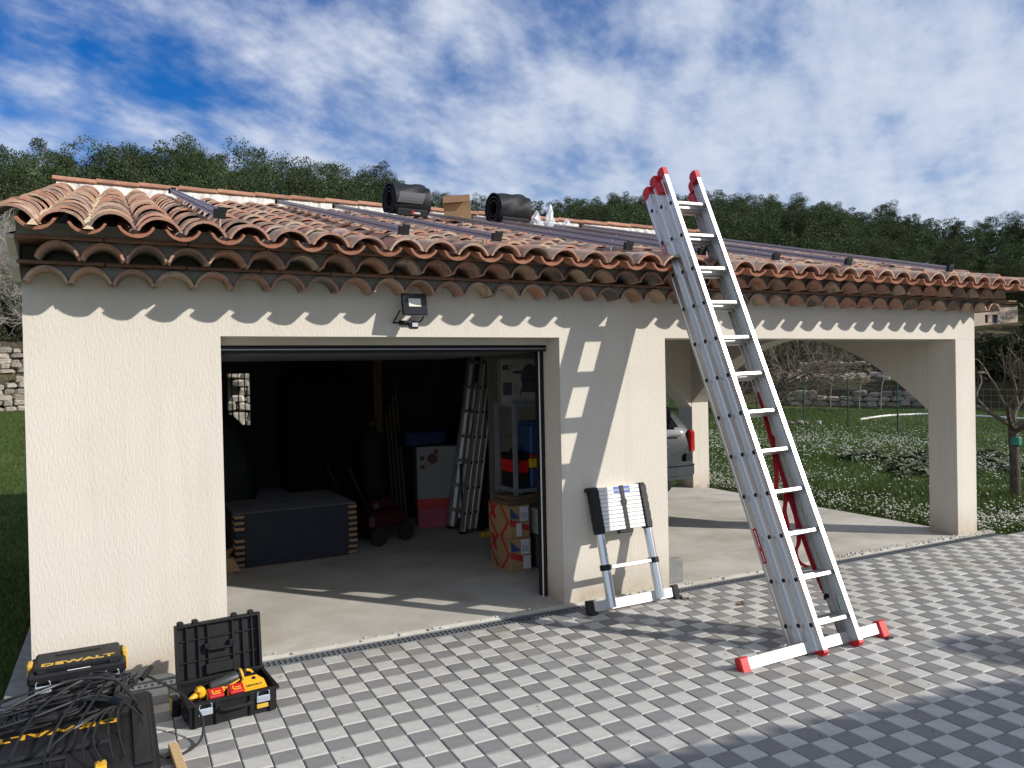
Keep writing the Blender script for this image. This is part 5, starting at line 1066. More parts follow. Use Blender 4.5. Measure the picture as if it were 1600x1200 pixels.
q = MB(); q.lathe([(0.11, 0.0), (0.12, 0.03), (0.12, 1.05), (0.10, 1.12), (0.04, 1.17), (0.03, 1.20)], 16); q.build('cylinder_body', mat('dull_cyl', (0.016, 0.016, 0.016), 0.9, spec=0.08), wh, smooth=True)
q = MB(); q.lathe([(0.035, 1.205), (0.045, 1.22), (0.045, 1.27), (0.02, 1.29)], 10); q.build('valve', mat('brass', (0.04, 0.03, 0.015), 0.6, metal=0.8), wh)
mw = empty('red_mower', (0.72, 2.9, 0.0), (0, 0, R(25)), 'dark red machine with black wheels in the gloom behind the panel stack', 'mower')
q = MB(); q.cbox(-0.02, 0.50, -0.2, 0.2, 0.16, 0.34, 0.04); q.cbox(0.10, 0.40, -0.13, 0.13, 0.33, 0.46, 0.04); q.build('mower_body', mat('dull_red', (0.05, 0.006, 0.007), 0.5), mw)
for x in (0.05, 0.43):
    for y in (-0.23, 0.23): q = MB(); q.lathe([(0.08, -0.025), (0.10, -0.02), (0.10, 0.02), (0.08, 0.025)], 14, axis='y', c=(x, y, 0.10)); q.build('wheel', rubber, mw)
q = MB(); q.tube([(0.0, -0.17, 0.30), (-0.28, -0.17, 0.85), (-0.28, 0.17, 0.85), (0.0, 0.17, 0.30)], 0.012, 6); q.build('push_handle', black, mw)
gt = empty('garden_tools', (1.24, 3.92, 0.0), (0, 0, 0), 'wooden post with hand tools leaning in the dark against the back wall', 'tools')
q = MB(); q.box(-0.05, 0.05, -0.03, 0.03, 0, 2.2); q.build('post', wood_d, gt)
for k in range(4): q = MB(); q.tube([(0.10 + 0.05 * k, -0.25, 0.0), (0.12 + 0.04 * k, 0.05, 1.3 + 0.1 * k)], 0.014, 6); q.build('tool_handle', wood_d, gt)
bk = empty('black_trolley', (2.02, 2.95, 0), (0, 0, 0), 'black hand trolley frame beside the foot of the stored ladder', 'trolley')
q = MB(); q.tube([(-0.12, 0, 0.04), (-0.12, 0.05, 0.75), (0.05, 0.05, 0.75), (0.05, 0, 0.04)], 0.013, 6); q.box(-0.14, 0.07, -0.16, 0.0, 0.03, 0.04); q.build('trolley_frame', black, bk)
for x in (-0.15, 0.08): q = MB(); q.lathe([(0.06, -0.02), (0.075, -0.01), (0.075, 0.01), (0.06, 0.02)], 12, axis='x', c=(x, 0.03, 0.075)); q.build('wheel', rubber, bk)
q = MB(); q.cbox(-0.05, 0.05, -0.04, 0.04, 0, 0.06, 0.01); o = q.build('yellow_item', yellow_d, None, label='small yellow and white object on the floor at the foot of the white door leaf', cat='box'); o.location = (1.98, 2.55, 0)

# ------------------------------------------------------------------ car in the carport
car = empty('parked_car', (4.45, 3.05, 0.0), (0, 0, R(-3)), 'dark grey estate car parked in the carport, its rear right corner showing', 'car')
# lofted body: sections along y (0 = rear bumper), half widths and heights
def body_loft(secs, n=18):
    q = MB(); vs = []
    for (y, zb, zs, zr_, wb_, ws, wr) in secs:     # underside z, shoulder z, roof z, half widths at sill/shoulder/roof
        pr2 = [(0, zb), (wb_ * .85, zb), (wb_, zb + 0.10), (ws * 1.0, lerp(zb, zs, .55)), (ws * .985, zs - 0.03), (ws * .95, zs), (lerp(ws, wr, .5) * .97, lerp(zs, zr_, .5)), (wr * 1.0, zr_ - 0.06), (wr * .82, zr_ - 0.008), (0, zr_)]
        ring = [(x, y, z) for x, z in pr2] + [(-x, y, z) for x, z in pr2[-2:0:-1]]; vs += ring; nr = len(ring)
    fs = [(j * nr + k, (j + 1) * nr + k, (j + 1) * nr + (k + 1) % nr, j * nr + (k + 1) % nr) for j in range(len(secs) - 1) for k in range(nr)]
    fs += [tuple(range(nr)), tuple((len(secs) - 1) * nr + k for k in range(nr))[::-1]]
    q.add(vs, fs); return q
secs = [(0.10, 0.40, 0.62, 0.66, 0.74, 0.84, 0.80), (0.12, 0.36, 0.90, 0.95, 0.76, 0.865, 0.80), (0.22, 0.30, 0.96, 1.10, 0.80, 0.88, 0.76), (0.50, 0.26, 0.98, 1.42, 0.82, 0.885, 0.66), (0.85, 0.24, 0.98, 1.52, 0.83, 0.89, 0.64), (2.1, 0.22, 0.96, 1.55, 0.83, 0.89, 0.64), (2.8, 0.22, 0.95, 1.46, 0.83, 0.89, 0.62), (3.35, 0.22, 0.93, 1.04, 0.83, 0.885, 0.70), (4.1, 0.26, 0.82, 0.88, 0.80, 0.86, 0.70), (4.38, 0.34, 0.62, 0.66, 0.70, 0.76, 0.66)]
bo = body_loft(secs).build('body', carpaint, car, smooth=True)
md_ = bo.modifiers.new('smooth', 'SUBSURF'); md_.levels = 2; md_.render_levels = 2
q = MB(); pr2 = [(-0.86, 0.20), (-0.80, 0.04), (-0.5, -0.02), (0.5, -0.02), (0.80, 0.04), (0.865, 0.20), (0.865, 0.34), (-0.86, 0.34)]
q.prism(pr2, 'z', 0.38, 0.52); q.prism([(x * .985, y + 0.01) for x, y in pr2], 'z', 0.33, 0.38); q.prism([(x * 0.99, y + 0.015) for x, y in pr2], 'z', 0.52, 0.555); q.build('bumper', carpaint, car, smooth=False)
q = MB(); q.prism([(x * 1.004, y - 0.004) for x, y in pr2], 'z', 0.495, 0.512); q.build('bumper_strip', black_g, car)
q = MB(); q.prism([(-0.62, 1.00), (0.62, 1.00), (0.54, 1.38), (-0.54, 1.38)], 'y', -0.006, 0.006); q.v = [(x, y + 0.125 + (z - 1.00) * 0.92, z) for x, y, z in q.v]; q.build('rear_window', glass_m, car)
for sg in (-1, 1):
    q = MB(); x0, x1 = sorted((sg * 0.765, sg * 0.872)); q.cbox(x0, x1, 0.085, 0.26, 0.66, 0.955, 0.03); q.build('tail_lamp', tail_m, car, smooth=False)
    q = MB(); x0, x1 = sorted((sg * 0.69, sg * 0.80)); q.cbox(x0, x1, 0.066, 0.11, 0.545, 0.655, 0.006); q.build('bumper_corner', black, car)
q = MB(); q.cbox(-0.42, 0.42, 0.060, 0.105, 0.735, 0.765, 0.006); q.build('chrome_strip', chrome, car)
q = MB(); q.cbox(-0.30, 0.24, 0.072, 0.095, 0.60, 0.71, 0.003); q.build('number_plate', mat('plate', (0.45, 0.50, 0.58), 0.5), car)
q = MB(); q.cbox(0.25, 0.37, 0.070, 0.095, 0.585, 0.725, 0.010); q.build('fog_lamp', tail_m, car)
q = MB(); q.cbox(-0.36, 0.40, 0.068, 0.095, 0.565, 0.578, 0.003); q.build('chrome_strip', chrome, car)
q = MB()
for k in range(5): q.box(0.47 + k * 0.035, 0.47 + k * 0.035 + 0.024, 0.090, 0.098, 0.875, 0.90 + 0.004 * (k % 2))
q.build('badge', chrome, car)
for sg in (-1, 1):
    for y in (0.88, 3.45):
        q = MB(); q.lathe([(0.20, -0.10), (0.30, -0.10), (0.315, -0.07), (0.315, 0.07), (0.30, 0.10), (0.20, 0.10)], 28, axis='x', c=(sg * 0.77, y, 0.315)); wl = q.build('wheel', rubber, car, smooth=True)
        q = MB(); q.lathe([(0.0, 0.0), (0.06, 0.02), (0.19, 0.0), (0.20, -0.01)], 20, axis='x', c=(sg * 0.77 + sg * 0.085, y, 0.315)); q.build('rim', rail_m, wl)

# ------------------------------------------------------------------ stone walls of the terraces
def stone_geo(mb, c, sx, sy, sz, rz, rr_):
    vs = []
    for i in (-1, 1):
        for j in (-1, 1):
            for k in (-1, 1):
                for a in range(3):
                    s_ = [0.5, 0.5, 0.5]; s_[a] = 0.5; f = [0.36 + 0.10 * rr_.random()] * 3; f[a] = 0.5 + 0.04 * rr_.random()
                    vs.append(Vector((i * sx * f[0] * (1 if a == 0 else .95), j * sy * f[1], k * sz * f[2])))
    M_ = Matrix.Translation(c) @ Euler((rr_.uniform(-.06, .06), rr_.uniform(-.1, .1), rz)).to_matrix().to_4x4()
    base = MB(); base.cbox(-.5, .5, -.5, .5, -.5, .5, 0.19)
    # use the chamfer topology with jittered vertices
    v2 = [M_ @ Vector((x * sx * (1 + rr_.uniform(-.22, .16)), y * sy * (1 + rr_.uniform(-.16, .16)), z * sz * (1 + rr_.uniform(-.24, .16)))) for x, y, z in base.v]
    mb.add(v2, base.f)
stone_ms = []
for k in range(8):
    q = MB(); stone_geo(q, Vector((0, 0, 0)), 1, 1, 1, 0, random.Random(k)); stone_ms.append(q.mesh('stone', stone_m, smooth=False))
def stone_wall(name, azr, rr0, height, z_add, label, sz=(0.38, 0.17), limit=290, visible=None, lean=0.12, group=None):
    p0 = polar(sum(azr) / 2, rr0); o = empty(name, p0, (0, 0, 0), label, 'stone wall', group); rr_ = random.Random(int(rr0 * 10)); cnt = 0; mb = MB(); core = MB()
    step = math.degrees(sz[0] / rr0); rows = int(height / sz[1]); cv = []; pts = []
    n = 30
    for i in range(n + 1):
        az = lerp(azr[0], azr[1], i / n); b = Vector((CAM.x + (rr0 + 0.25) * math.sin(R(az)), CAM.y + (rr0 + 0.25) * math.cos(R(az)), polar(az, rr0 - 0.1).z + z_add)) - p0; b2 = b + Vector((math.sin(R(az)), math.cos(R(az)), 0)) * 0.5
        cv += [b + Vector((0, 0, -0.3)), b + Vector((0, 0, height - 0.12)), b2 + Vector((0, 0, height - 0.12)), b2 + Vector((0, 0, -0.3))]
    core.add(cv, [(i * 4 + k, i * 4 + 4 + k, i * 4 + 5 + k, i * 4 + 1 + k) for i in range(n) for k in range(3)]); core.build('wall_core', mat('wall_earth', (0.07, 0.06, 0.045), 0.95, var=0.3), o)
    for rw_ in range(rows):
        az = azr[0] + rr_.random() * step
        while az < azr[1]:
            w_ = sz[0] * rr_.uniform(.55, 1.45); h_ = sz[1] * rr_.uniform(.85, 1.35); da = math.degrees(w_ / rr0)
            if rw_ < rows - 1 or rr_.random() < 0.75:
                a = az + da / 2; c = Vector((CAM.x + (rr0 + lean * rw_ * sz[1]) * math.sin(R(a)), CAM.y + (rr0 + lean * rw_ * sz[1]) * math.cos(R(a)), polar(a, rr0 - 0.1).z + z_add + (rw_ + 0.45) * sz[1] + rr_.uniform(-.03, .03))) - p0
                vis = visible(a) if visible else True
                if vis and cnt < limit:
                    inst('stone', stone_ms[rr_.randrange(8)], o, c, (rr_.uniform(-.08, .08), rr_.uniform(-.12, .12), -R(a)), (w_ * 0.97, 0.34, h_)); cnt += 1
                else: stone_geo(mb, c, w_ * 0.97, 0.34, h_, -R(a), rr_)
            az += da
    if mb.v: mb.build('stone_field', stone_m, o, kind='stuff')
    return o
visL = lambda a: a < -3.4
stone_wall('dry_stone_wall', (-12, 15), 29.6, 1.12, -0.02, 'lower dry stone terrace wall beyond the lawn left of the garage', sz=(0.36, 0.18), visible=visL, limit=230)
stone_wall('dry_stone_wall', (-12, 15), 30.6, 1.15, -0.12, 'upper dry stone terrace wall below the bare branches left of the garage', sz=(0.34, 0.17), visible=visL, limit=230)
stone_wall('dry_stone_wall', (45.5, 56), 32.2, 0.75, 0.0, 'low dry stone terrace wall behind the wire fence, seen under the carport arch', sz=(0.42, 0.19), visible=lambda a: 46 < a < 55, limit=150)
stone_wall('dry_stone_wall', (43, 53), 37.2, 0.6, 0.0, 'broken terrace wall of scattered stones on the slope above the low one', sz=(0.5, 0.22), visible=lambda a: 44 < a < 52, limit=110)
stone_wall('dry_stone_wall', (6.5, 14), 15.5, 1.9, 0.0, 'pale dry stone wall seen through the barred back window', sz=(0.24, 0.15), visible=lambda a: 8.5 < a < 12.5, limit=150)
# loose stones strewn on the terraces
q = MB(); rr_ = random.Random(5)
for _ in range(900):
    a = rr_.uniform(43, 58); r = rr_.choice((rr_.uniform(33.5, 36.8), rr_.uniform(36, 43), rr_.gauss(40, .6))); s_ = rr_.uniform(.08, .28); p = polar(a, r, s_ * .2)
    stone_geo(q, p, s_ * 1.5, s_, s_ * .8, rr_.random() * 6, rr_)
q.build('loose_stones', stone_m, kind='stuff')

# ------------------------------------------------------------------ trees
def leaf_cloud(rs, centres, radii, per, size, elong=2.2, squash=0.7, up_bias=0.3):
    """many small needle/leaf faces spread through clumps -> (V, F) arrays of quads"""
    n = len(centres) * per; C_ = np.repeat(np.array(centres), per, 0); R_ = np.repeat(np.array(radii), per)
    d = rs.normal(size=(n, 3)); d /= np.linalg.norm(d, axis=1)[:, None]; rad = rs.uniform(0.25, 1.0, n) ** 0.6
    P = C_ + d * (R_ * rad)[:, None] * np.array([1, 1, squash])
    dirn = d + rs.normal(size=(n, 3)) * 0.5 + np.array([0, 0, up_bias]); dirn /= np.linalg.norm(dirn, axis=1)[:, None]
    oth = np.cross(dirn, rs.normal(size=(n, 3))); oth /= np.linalg.norm(oth, axis=1)[:, None]
    L_ = size * rs.uniform(.6, 1.4, n); W_ = L_ / elong
    a = P - dirn * L_[:, None] / 2; b = P + dirn * L_[:, None] / 2; o = oth * W_[:, None] / 2
    V = np.stack([a - o * .4, P - o, b, P + o], 1).reshape(-1, 3); V[0::4] = a
    return V, np.arange(n * 4).reshape(n, 4)
def pine_mesh(seed, H=8.0):
    rs = np.random.RandomState(seed); r2 = random.Random(seed)
    tr = MB(); bend = [(r2.uniform(-.3, .3), r2.uniform(-.3, .3))]; pts = [(0, 0, -0.6)]; x = y = 0
    for k in range(1, 7): x += r2.uniform(-.18, .18); y += r2.uniform(-.18, .18); pts.append((x, y, H * 0.9 * k / 6))
    tr.tube(pts, [0.17, 0.16, 0.14, 0.12, 0.09, 0.06, 0.03], 6)
    cs, rd = [], []; nb = 30
    cone = r2.uniform(0.75, 1.15); base = r2.uniform(0.18, 0.34); wide = r2.uniform(2.0, 2.7)
    for k in range(nb):
        t = (k + 0.5) / nb; z = lerp(base, 0.99, t) * H; seg = min(5, int(z / (H * .9) * 6)); tx, ty = pts[seg][0], pts[seg][1]
        prof = max(0.12, 1 - ((t - 0.42) / 0.66) ** 2) ** 0.5
        for m_ in range(2 if t < 0.85 else 1):
            a = r2.random() * 6.283; rr2 = wide * prof * r2.uniform(0.45, 1.0)
            c = (tx + rr2 * math.cos(a), ty + rr2 * math.sin(a), z + r2.uniform(-.2, .35)); cs.append(c); rd.append(r2.uniform(0.55, 1.0) * (0.8 + 0.4 * prof))
            tr.tube([(tx, ty, z - 0.35), (lerp(tx, c[0], .5), lerp(ty, c[1], .5), z - 0.15), c], [0.05, 0.03, 0.012], 3, cap=False)
    V, F = leaf_cloud(rs, cs, rd, 360, 0.135, 2.4, 0.72, 0.45)
    return npmesh('crown', V, F, pine_m), tr.mesh('trunk', bark_p)
pines = [pine_mesh(100 + k) for k in range(7)]
rt_ = random.Random(42); spots = []
def try_spot(az, r, mind):
    if 56.3 < az < 61.5 and r < 86: return
    p = polar(az, r)
    for q_ in spots:
        if (q_[0] - p).length < mind: return
    spots.append((p, az, r))
for az in list(np.arange(-13, 27, 0.62)) + list(np.arange(27, 70, 0.9)):        # the crest line first
    rc = interp(az, RC); try_spot(az + rt_.uniform(-.4, .4), rc + rt_.uniform(-2, 3), 1.9 if az < 16 else 1.7 if az < 26 else 2.6)
for _ in range(5200):
    az = rt_.uniform(-12, 26) if rt_.random() < .55 else rt_.uniform(26, 68); rc = interp(az, RC); rs0 = interp(az, RW) + (9.5 if az < 14 else 22 if az > 30 else 14)
    r = lerp(rs0, rc + 2, rt_.random() ** 0.75); try_spot(az, r, 3.0 if az < 16 else 3.3 if az < 30 else 3.7)
    if len(spots) >= 299: break
for p, az, r in spots:
    cm, tm_ = pines[rt_.randrange(7)]
    if az < 16: lab, gp = 'dark green pine standing on the near wooded hillside above the left half of the roof', 'pines on the hill left of the black rolls'
    elif az < 36: lab, gp = 'small green pine on the wooded ridge between the black rolls and the tall ladder', 'pines between the rolls and the ladder'
    else: lab, gp = 'green pine in the forest on the long ridge right of the tall ladder', 'pines on the ridge right of the ladder'
    s_ = rt_.choice((rt_.uniform(0.78, 0.98), rt_.uniform(0.9, 1.22))) * interp(az, TH) / 8.7
    o = empty('pine_tree', p, (rt_.uniform(-.04, .04), rt_.uniform(-.04, .04), rt_.random() * 6.28), lab, 'pine tree', gp); o.scale = (s_ * rt_.uniform(.85, 1.15), s_ * rt_.uniform(.85, 1.15), s_)
    inst('crown', cm, o); inst('trunk', tm_, o)
# the far rest of the wood, past the individually built pines: one mass
rs = np.random.RandomState(23); cs, rd = [], []; extra = []
for _ in range(9000):
    az = rt_.uniform(-12, 26) if rt_.random() < .45 else rt_.uniform(26, 68); rc = interp(az, RC); rs0 = interp(az, RW) + (9.5 if az < 14 else 22 if az > 30 else 14); r = lerp(rs0, rc + 3, rt_.random() ** 0.7); p = polar(az, r)
    if 56.3 < az < 61.5 and r < 86: continue
    md = 1.7 if az < 16 else 2.1
    if any((q_[0] - p).length < md for q_ in spots) or any((q_ - p).length < md * 1.15 for q_ in extra): continue
    extra.append(p); h = interp(az, TH) * rt_.uniform(.8, 1.08)
    for k in range(9):
        t = (k + .5) / 9; a = rt_.random() * 6.28; w_ = 0.26 * h * max(.1, 1 - ((t - .42) / .66) ** 2) ** .5 * rt_.uniform(.5, 1); cs.append((p.x + w_ * math.cos(a), p.y + w_ * math.sin(a), p.z + h * lerp(.2, .97, t))); rd.append(rt_.uniform(.09, .15) * h)
    if len(extra) > 720: break
V, F = leaf_cloud(rs, cs, rd, 170, 0.15, 2.3, 0.7); o = bpy.data.objects.new('pine_forest', npmesh('pine_forest', V, F, pine_m)); COL.objects.link(o); o['kind'] = 'stuff'; o['label'] = 'dense pine wood filling the hillside between the single trees'
# undergrowth that closes the forest floor
rs = np.random.RandomState(3); cs, rd = [], []
for _ in range(1900):
    az = rt_.uniform(-15, 72); rw = interp(az, RW); rc = interp(az, RC); r = lerp(rw + (4.5 if az < 16 else 12 if az > 40 else 6), rc, rt_.random() ** 0.9); p = polar(az, r, rt_.uniform(.4, 2.4))
    if 56.3 < az < 61.5 and r < 86: continue
    cs.append(tuple(p)); rd.append(rt_.uniform(.8, 1.9))
for _ in range(420):
    az = rt_.uniform(20, 72) if rt_.random() < .5 else rt_.uniform(52, 66); rc = interp(az, RC); r = rc + rt_.uniform(-14, 3); cs.append(tuple(polar(az, r, rt_.uniform(.5, 3.0)))); rd.append(rt_.uniform(1.0, 1.7))
V, F = leaf_cloud(rs, cs, rd, 170, 0.26, 2.0, 0.6); o = bpy.data.objects.new('undergrowth', npmesh('undergrowth', V, F, pine_m)); COL.objects.link(o); o['kind'] = 'stuff'

def bare_tree(seed, H, spread, depth, r0, trunk=1.0, nmain=4, thin=0.62, twigs=3, up=0.5, mat_=None, sides=(6, 3), wob=0.12):
    """recursive limbs; returns (trunk mesh, branch mesh)"""
    r2 = random.Random(seed); T = MB(); B = MB(); T.tube([(0, 0, -0.2), (0.02, 0.01, trunk * .5), (0.0, 0.03, trunk)], [r0 * 1.15, r0, r0 * .92], 9)
    def grow(p, d, L_, r_, lev):
        pts = [p]; dd = d.copy(); n = 4 if lev < depth - 1 else 3
        for k in range(n):
            dd = (dd + Vector((r2.gauss(0, wob), r2.gauss(0, wob), r2.gauss(0, wob) + 0.05 * up))).normalized(); pts.append(pts[-1] + dd * L_ / n)
        mb = T if lev == 0 else B
        mb.tube(pts, [lerp(r_, r_ * 0.62, k / n) for k in range(n + 1)], sides[0] if lev < 2 else sides[1], cap=False)
        if lev < depth:
            nn = twigs + (1 if r2.random() < .5 else 0)
            for k in range(nn):
                t = r2.uniform(.35, 1.0) if k else 1.0; i = min(n - 1, int(t * n)); pp = pts[i].lerp(pts[i + 1], t * n - i) if t < 1 else pts[-1]
                ax = Vector((r2.gauss(0, 1), r2.gauss(0, 1), r2.gauss(0, .6))).normalized(); nd = (dd + ax * spread * r2.uniform(.5, 1.0) + Vector((0, 0, up * .35))).normalized()
                grow(pp, nd, L_ * r2.uniform(.55, .85) * thin / 0.62, r_ * 0.58, lev + 1)
    for k in range(nmain):
        a = 6.283 * k / nmain + r2.uniform(-.4, .4); d = Vector((math.cos(a) * .8, math.sin(a) * .8, r2.uniform(.5, 1.1))).normalized(); grow(Vector((0, 0.02, trunk * r2.uniform(.9, 1.0))), d, H * .36, r0 * .58, 0)
    return T.mesh('trunk', mat_ or bark, smooth=True), B.mesh('branches', mat_ or twig_m, smooth=False)
def place_bare(name, meshes, loc, rz, sc, lab, cat, group=None):
    o = empty(name, loc, (0, 0, rz), lab, cat, group); o.scale = (sc, sc, sc); inst('trunk', meshes[0], o); inst('branches', meshes[1], o, kind='stuff'); return o
# pruned fruit tree at the right edge
ft = bare_tree(5, 1.9, 0.75, 3, 0.062, trunk=0.95, nmain=5, up=0.5, twigs=2, wob=0.13)
o = place_bare('fruit_tree', ft, (9.30, 1.30, -0.05), 0.6, 1.0, 'bare pruned fruit tree with green tape round its trunk, at the right edge', 'tree')
q = MB(); q.lathe([(0.068, 0.70), (0.070, 0.705), (0.070, 0.80), (0.068, 0.805)], 12); q.build('tape', tin_green, o)
# big bare bush behind the carport
bbm = bare_tree(21, 6.0, 1.0, 5, 0.11, trunk=0.35, nmain=9, up=0.15, twigs=3, wob=0.25, sides=(5, 3))
place_bare('bare_bush', bbm, polar(41.2, 29, -0.1), 0.3, 0.78, 'large leafless bush seen through the carport left of the tall ladder', 'bush')
place_bare('bare_bush', bbm, polar(44.6, 28.5, -0.1), 2.0, 0.80, 'large leafless bush behind the fence, seen under the arch right of the tall ladder', 'bush')
bt1 = bare_tree(31, 8.0, 0.9, 5, 0.13, trunk=0.9, nmain=7, up=0.35, twigs=3, wob=0.2, sides=(5, 3)); bt2 = bare_tree(37, 8.0, 0.9, 5, 0.13, trunk=0.9, nmain=7, up=0.35, twigs=3, wob=0.2, sides=(5, 3), mat_=twig_pale)
for k, (az, r, sc, ms_, lab) in enumerate(((7.0, 33.5, 0.66, bt1, 'leftmost leafless brown tree rising behind the roof left of centre'), (9.8, 34, 0.72, bt1, 'leafless brown tree behind the roof between the leftmost bare tree and the tall pines'), (12.0, 34.5, 0.62, bt1, 'leafless brown tree behind the roof, just below the second roof rail clamp'),
                                          (-6.6, 33.5, 0.62, bt2, 'pale leafless tree at the left photo edge beside the eave'), (-4.2, 34.5, 0.70, bt2, 'grey leafless tree behind the left eave, above the stone walls'), (-9.5, 35, 0.7, bt2, 'grey leafless tree just outside the left photo edge'),
                                          (61.5, 31, 0.30, bt1, 'leafless shrub behind the pruned fruit tree at the right edge'), (57.5, 37, 0.26, bt1, 'leafless shrub below the far pink house'), (54.5, 40, 0.35, bt1, 'leafless shrub on the slope left of the right pillar'))):
    place_bare('bare_tree', ms_, polar(az, r, -0.1), k * 1.3, sc, lab, 'tree')
# young tree between car and ladder
sap = bare_tree(51, 2.2, 0.8, 3, 0.03, trunk=1.0, nmain=4, up=0.6, twigs=2, wob=0.15)
place_bare('young_tree', sap, polar(41.8, 19.0, -0.05), 0.5, 0.9, 'thin bare young tree on the lawn seen between the ladder rails', 'tree')
# bushes and hedges (leafy)
def bush_mesh(seed, n, R0, Hh, per, size, m_):
    rs = np.random.RandomState(seed); r2 = random.Random(seed); cs, rd = [], []
    for _ in range(n):
        a = r2.random() * 6.283; rr2 = R0 * r2.random() ** .5; cs.append((rr2 * math.cos(a), rr2 * math.sin(a), Hh * r2.uniform(.15, .85) * (1 - .4 * (rr2 / R0) ** 2))); rd.append(r2.uniform(.25, .5) * Hh * .6)
    V, F = leaf_cloud(rs, cs, rd, per, size, 1.8, 0.8); return npmesh('foliage', V, F, m_)
bm1 = bush_mesh(1, 26, 1.3, 1.7, 150, 0.13, bushleaf_m); bm2 = bush_mesh(2, 26, 1.2, 1.3, 150, 0.12, plantleaf_m)
for k, (az, r, sc, mm, lab) in enumerate(((58.0, 33, 1.25, bm1, 'dark round evergreen bush behind the fence at the far right'), (60.4, 34, 1.3, bm1, 'dark evergreen bush behind the fruit tree at the far right'), (62.5, 33, 1.3, bm1, 'dark evergreen bush beyond the right photo edge'), (56.0, 36, 1.1, bm1, 'dark evergreen bush left of the right pillar, partly hidden'),
        (57.6, 45, 0.8, bm1, 'olive green bush right below the pink house'), (60.6, 44, 0.7, bm1, 'dark bush in front of the pink house on its right side'), (62.8, 44, 1.6, bm1, 'dark bush right of the pink house'), (50.5, 44, 1.3, bm1, 'green bush high on the terrace under the arch'), (47.5, 41, 1.2, bm1, 'green bush on the terrace beside the large leafless bush'),
        (53.2, 40, 1.0, bm1, 'low green bush on the terrace near the right pillar'), (-5.6, 31.6, 0.5, bm1, 'low green bush growing on the left stone wall'), (-3.8, 34.6, 1.2, bm1, 'dark ivy bush behind the left eave'), (-7.0, 34.6, 1.2, bm1, 'dark ivy bush at the left photo edge above the stone wall'), (44, 33.4, 1.2, bm1, 'dark evergreen bush inside the large leafless bush'), (41.0, 33, 1.4, bm1, 'dark evergreen bush behind the car'))):
    o = empty('bush', polar(az, r, -0.1), (0, 0, k * 1.1), lab, 'bush'); o.scale = (sc,) * 3; inst('foliage', mm, o)
# bindweed and brambles on the right slope, one mass
rs = np.random.RandomState(8); cs, rd = [], []
for _ in range(420):
    az = rt_.uniform(38, 64); r = rt_.uniform(35, 46 if az > 56 else 52); cs.append(tuple(polar(az, r, 0.15))); rd.append(rt_.uniform(.25, .7))
V, F = leaf_cloud(rs, cs, rd, 60, 0.16, 2.2, 0.6); o = bpy.data.objects.new('brambles', npmesh('brambles', V, F, mat('dry_brambles', (0.10, 0.085, 0.05), 0.95, var=0.35, vscale=0.7, island=0.4))); COL.objects.link(o); o['kind'] = 'stuff'

# ------------------------------------------------------------------ grass, flowers, plants
rs = np.random.RandomState(12)
def blades(n, sampler, h0, h1, w0):
    P = np.array([sampler() for _ in range(n)]); a = rs.uniform(0, 6.283, n); h = rs.uniform(h0, h1, n); w_ = w0 * rs.uniform(.7, 1.5, n)
    ln = rs.normal(size=(n, 2)) * 0.45 * h[:, None]; dx = np.cos(a) * w_ / 2; dy = np.sin(a) * w_ / 2
    A = P + np.stack([-dx, -dy, np.zeros(n)], 1); B = P + np.stack([dx, dy, np.zeros(n)], 1); T_ = P + np.stack([ln[:, 0], ln[:, 1], h], 1)
    return np.stack([A, B, T_], 1).reshape(-1, 3), np.arange(n * 3).reshape(n, 3)
def s_right():
    r = 5 + 21 * rs.uniform() ** 1.4 + 4; az = rs.uniform(38, 63); p = polar(az, r)
    while p.x < 6.33 and p.y < 4.45 or (p.y < -0.2 and p.x < 9.7): r = 5 + 21 * rs.uniform() ** 1.4 + 4; az = rs.uniform(38, 63); p = polar(az, r)
    return (p.x, p.y, p.z - 0.004)
def s_left():
    r = 4.6 + 24 * rs.uniform() ** 1.3; az = rs.uniform(-11, -2.4) if r > 9 else rs.uniform(-14, -4); p = polar(az, r)
    return (min(p.x, -2.13) if p.y < 4.5 else p.x, p.y, p.z - 0.004)
V1, F1 = blades(90000, s_right, 0.035, 0.11, 0.012); V2, F2 = blades(46000, s_left, 0.03, 0.09, 0.011)
o = bpy.data.objects.new('grass', npmesh('grass', np.concatenate([V1, V2]), np.concatenate([F1, F2 + len(V1)]), grass_m)); COL.objects.link(o); o['kind'] = 'stuff'; o['label'] = 'short green lawn grass around the garage'
fl_ = MB(); nF = 0; VV, FF, MI = [], [], []
def flower(x, y, z, h, r0):
    global nF
    n = len(VV); lx, ly = rt_.uniform(-.25, .25) * h, rt_.uniform(-.25, .25) * h
    VV.extend([(x - .002, y, z), (x + .002, y, z), (x + lx, y + ly, z + h)]); FF.append((n, n + 1, n + 2)); MI.append(1)
    for (a, b_) in ((0, 1), (1, 0)):
        pass
    cx, cy, cz = x + lx, y + ly, z + h
    k = len(VV); pts = [(cx + r0 * math.cos(t) * rt_.uniform(.8, 1.2), cy + r0 * math.sin(t) * rt_.uniform(.8, 1.2), cz) for t in (0, 1.05, 2.1, 3.14, 4.19, 5.24)]
    VV.extend(pts + [(cx, cy, cz + r0 * .7), (cx, cy, cz - r0 * .5)])
    for i in range(6): FF.append((k + i, k + (i + 1) % 6, k + 6)); MI.append(0); FF.append((k + (i + 1) % 6, k + i, k + 7)); MI.append(0)
def patch(n, f, h0=.06, h1=.20, r0=.012):
    for _ in range(n):
        c = f(); cnt_ = rt_.randint(1, 5)
        for _ in range(cnt_):
            x, y = c[0] + rt_.gauss(0, .07), c[1] + rt_.gauss(0, .07)
            if (x < 6.36 and y < 4.45) or (y < -0.12 and x < 9.7): continue
            flower(x, y, terrain(x, y), rt_.uniform(h0, h1), r0 * rt_.uniform(.7, 1.4))
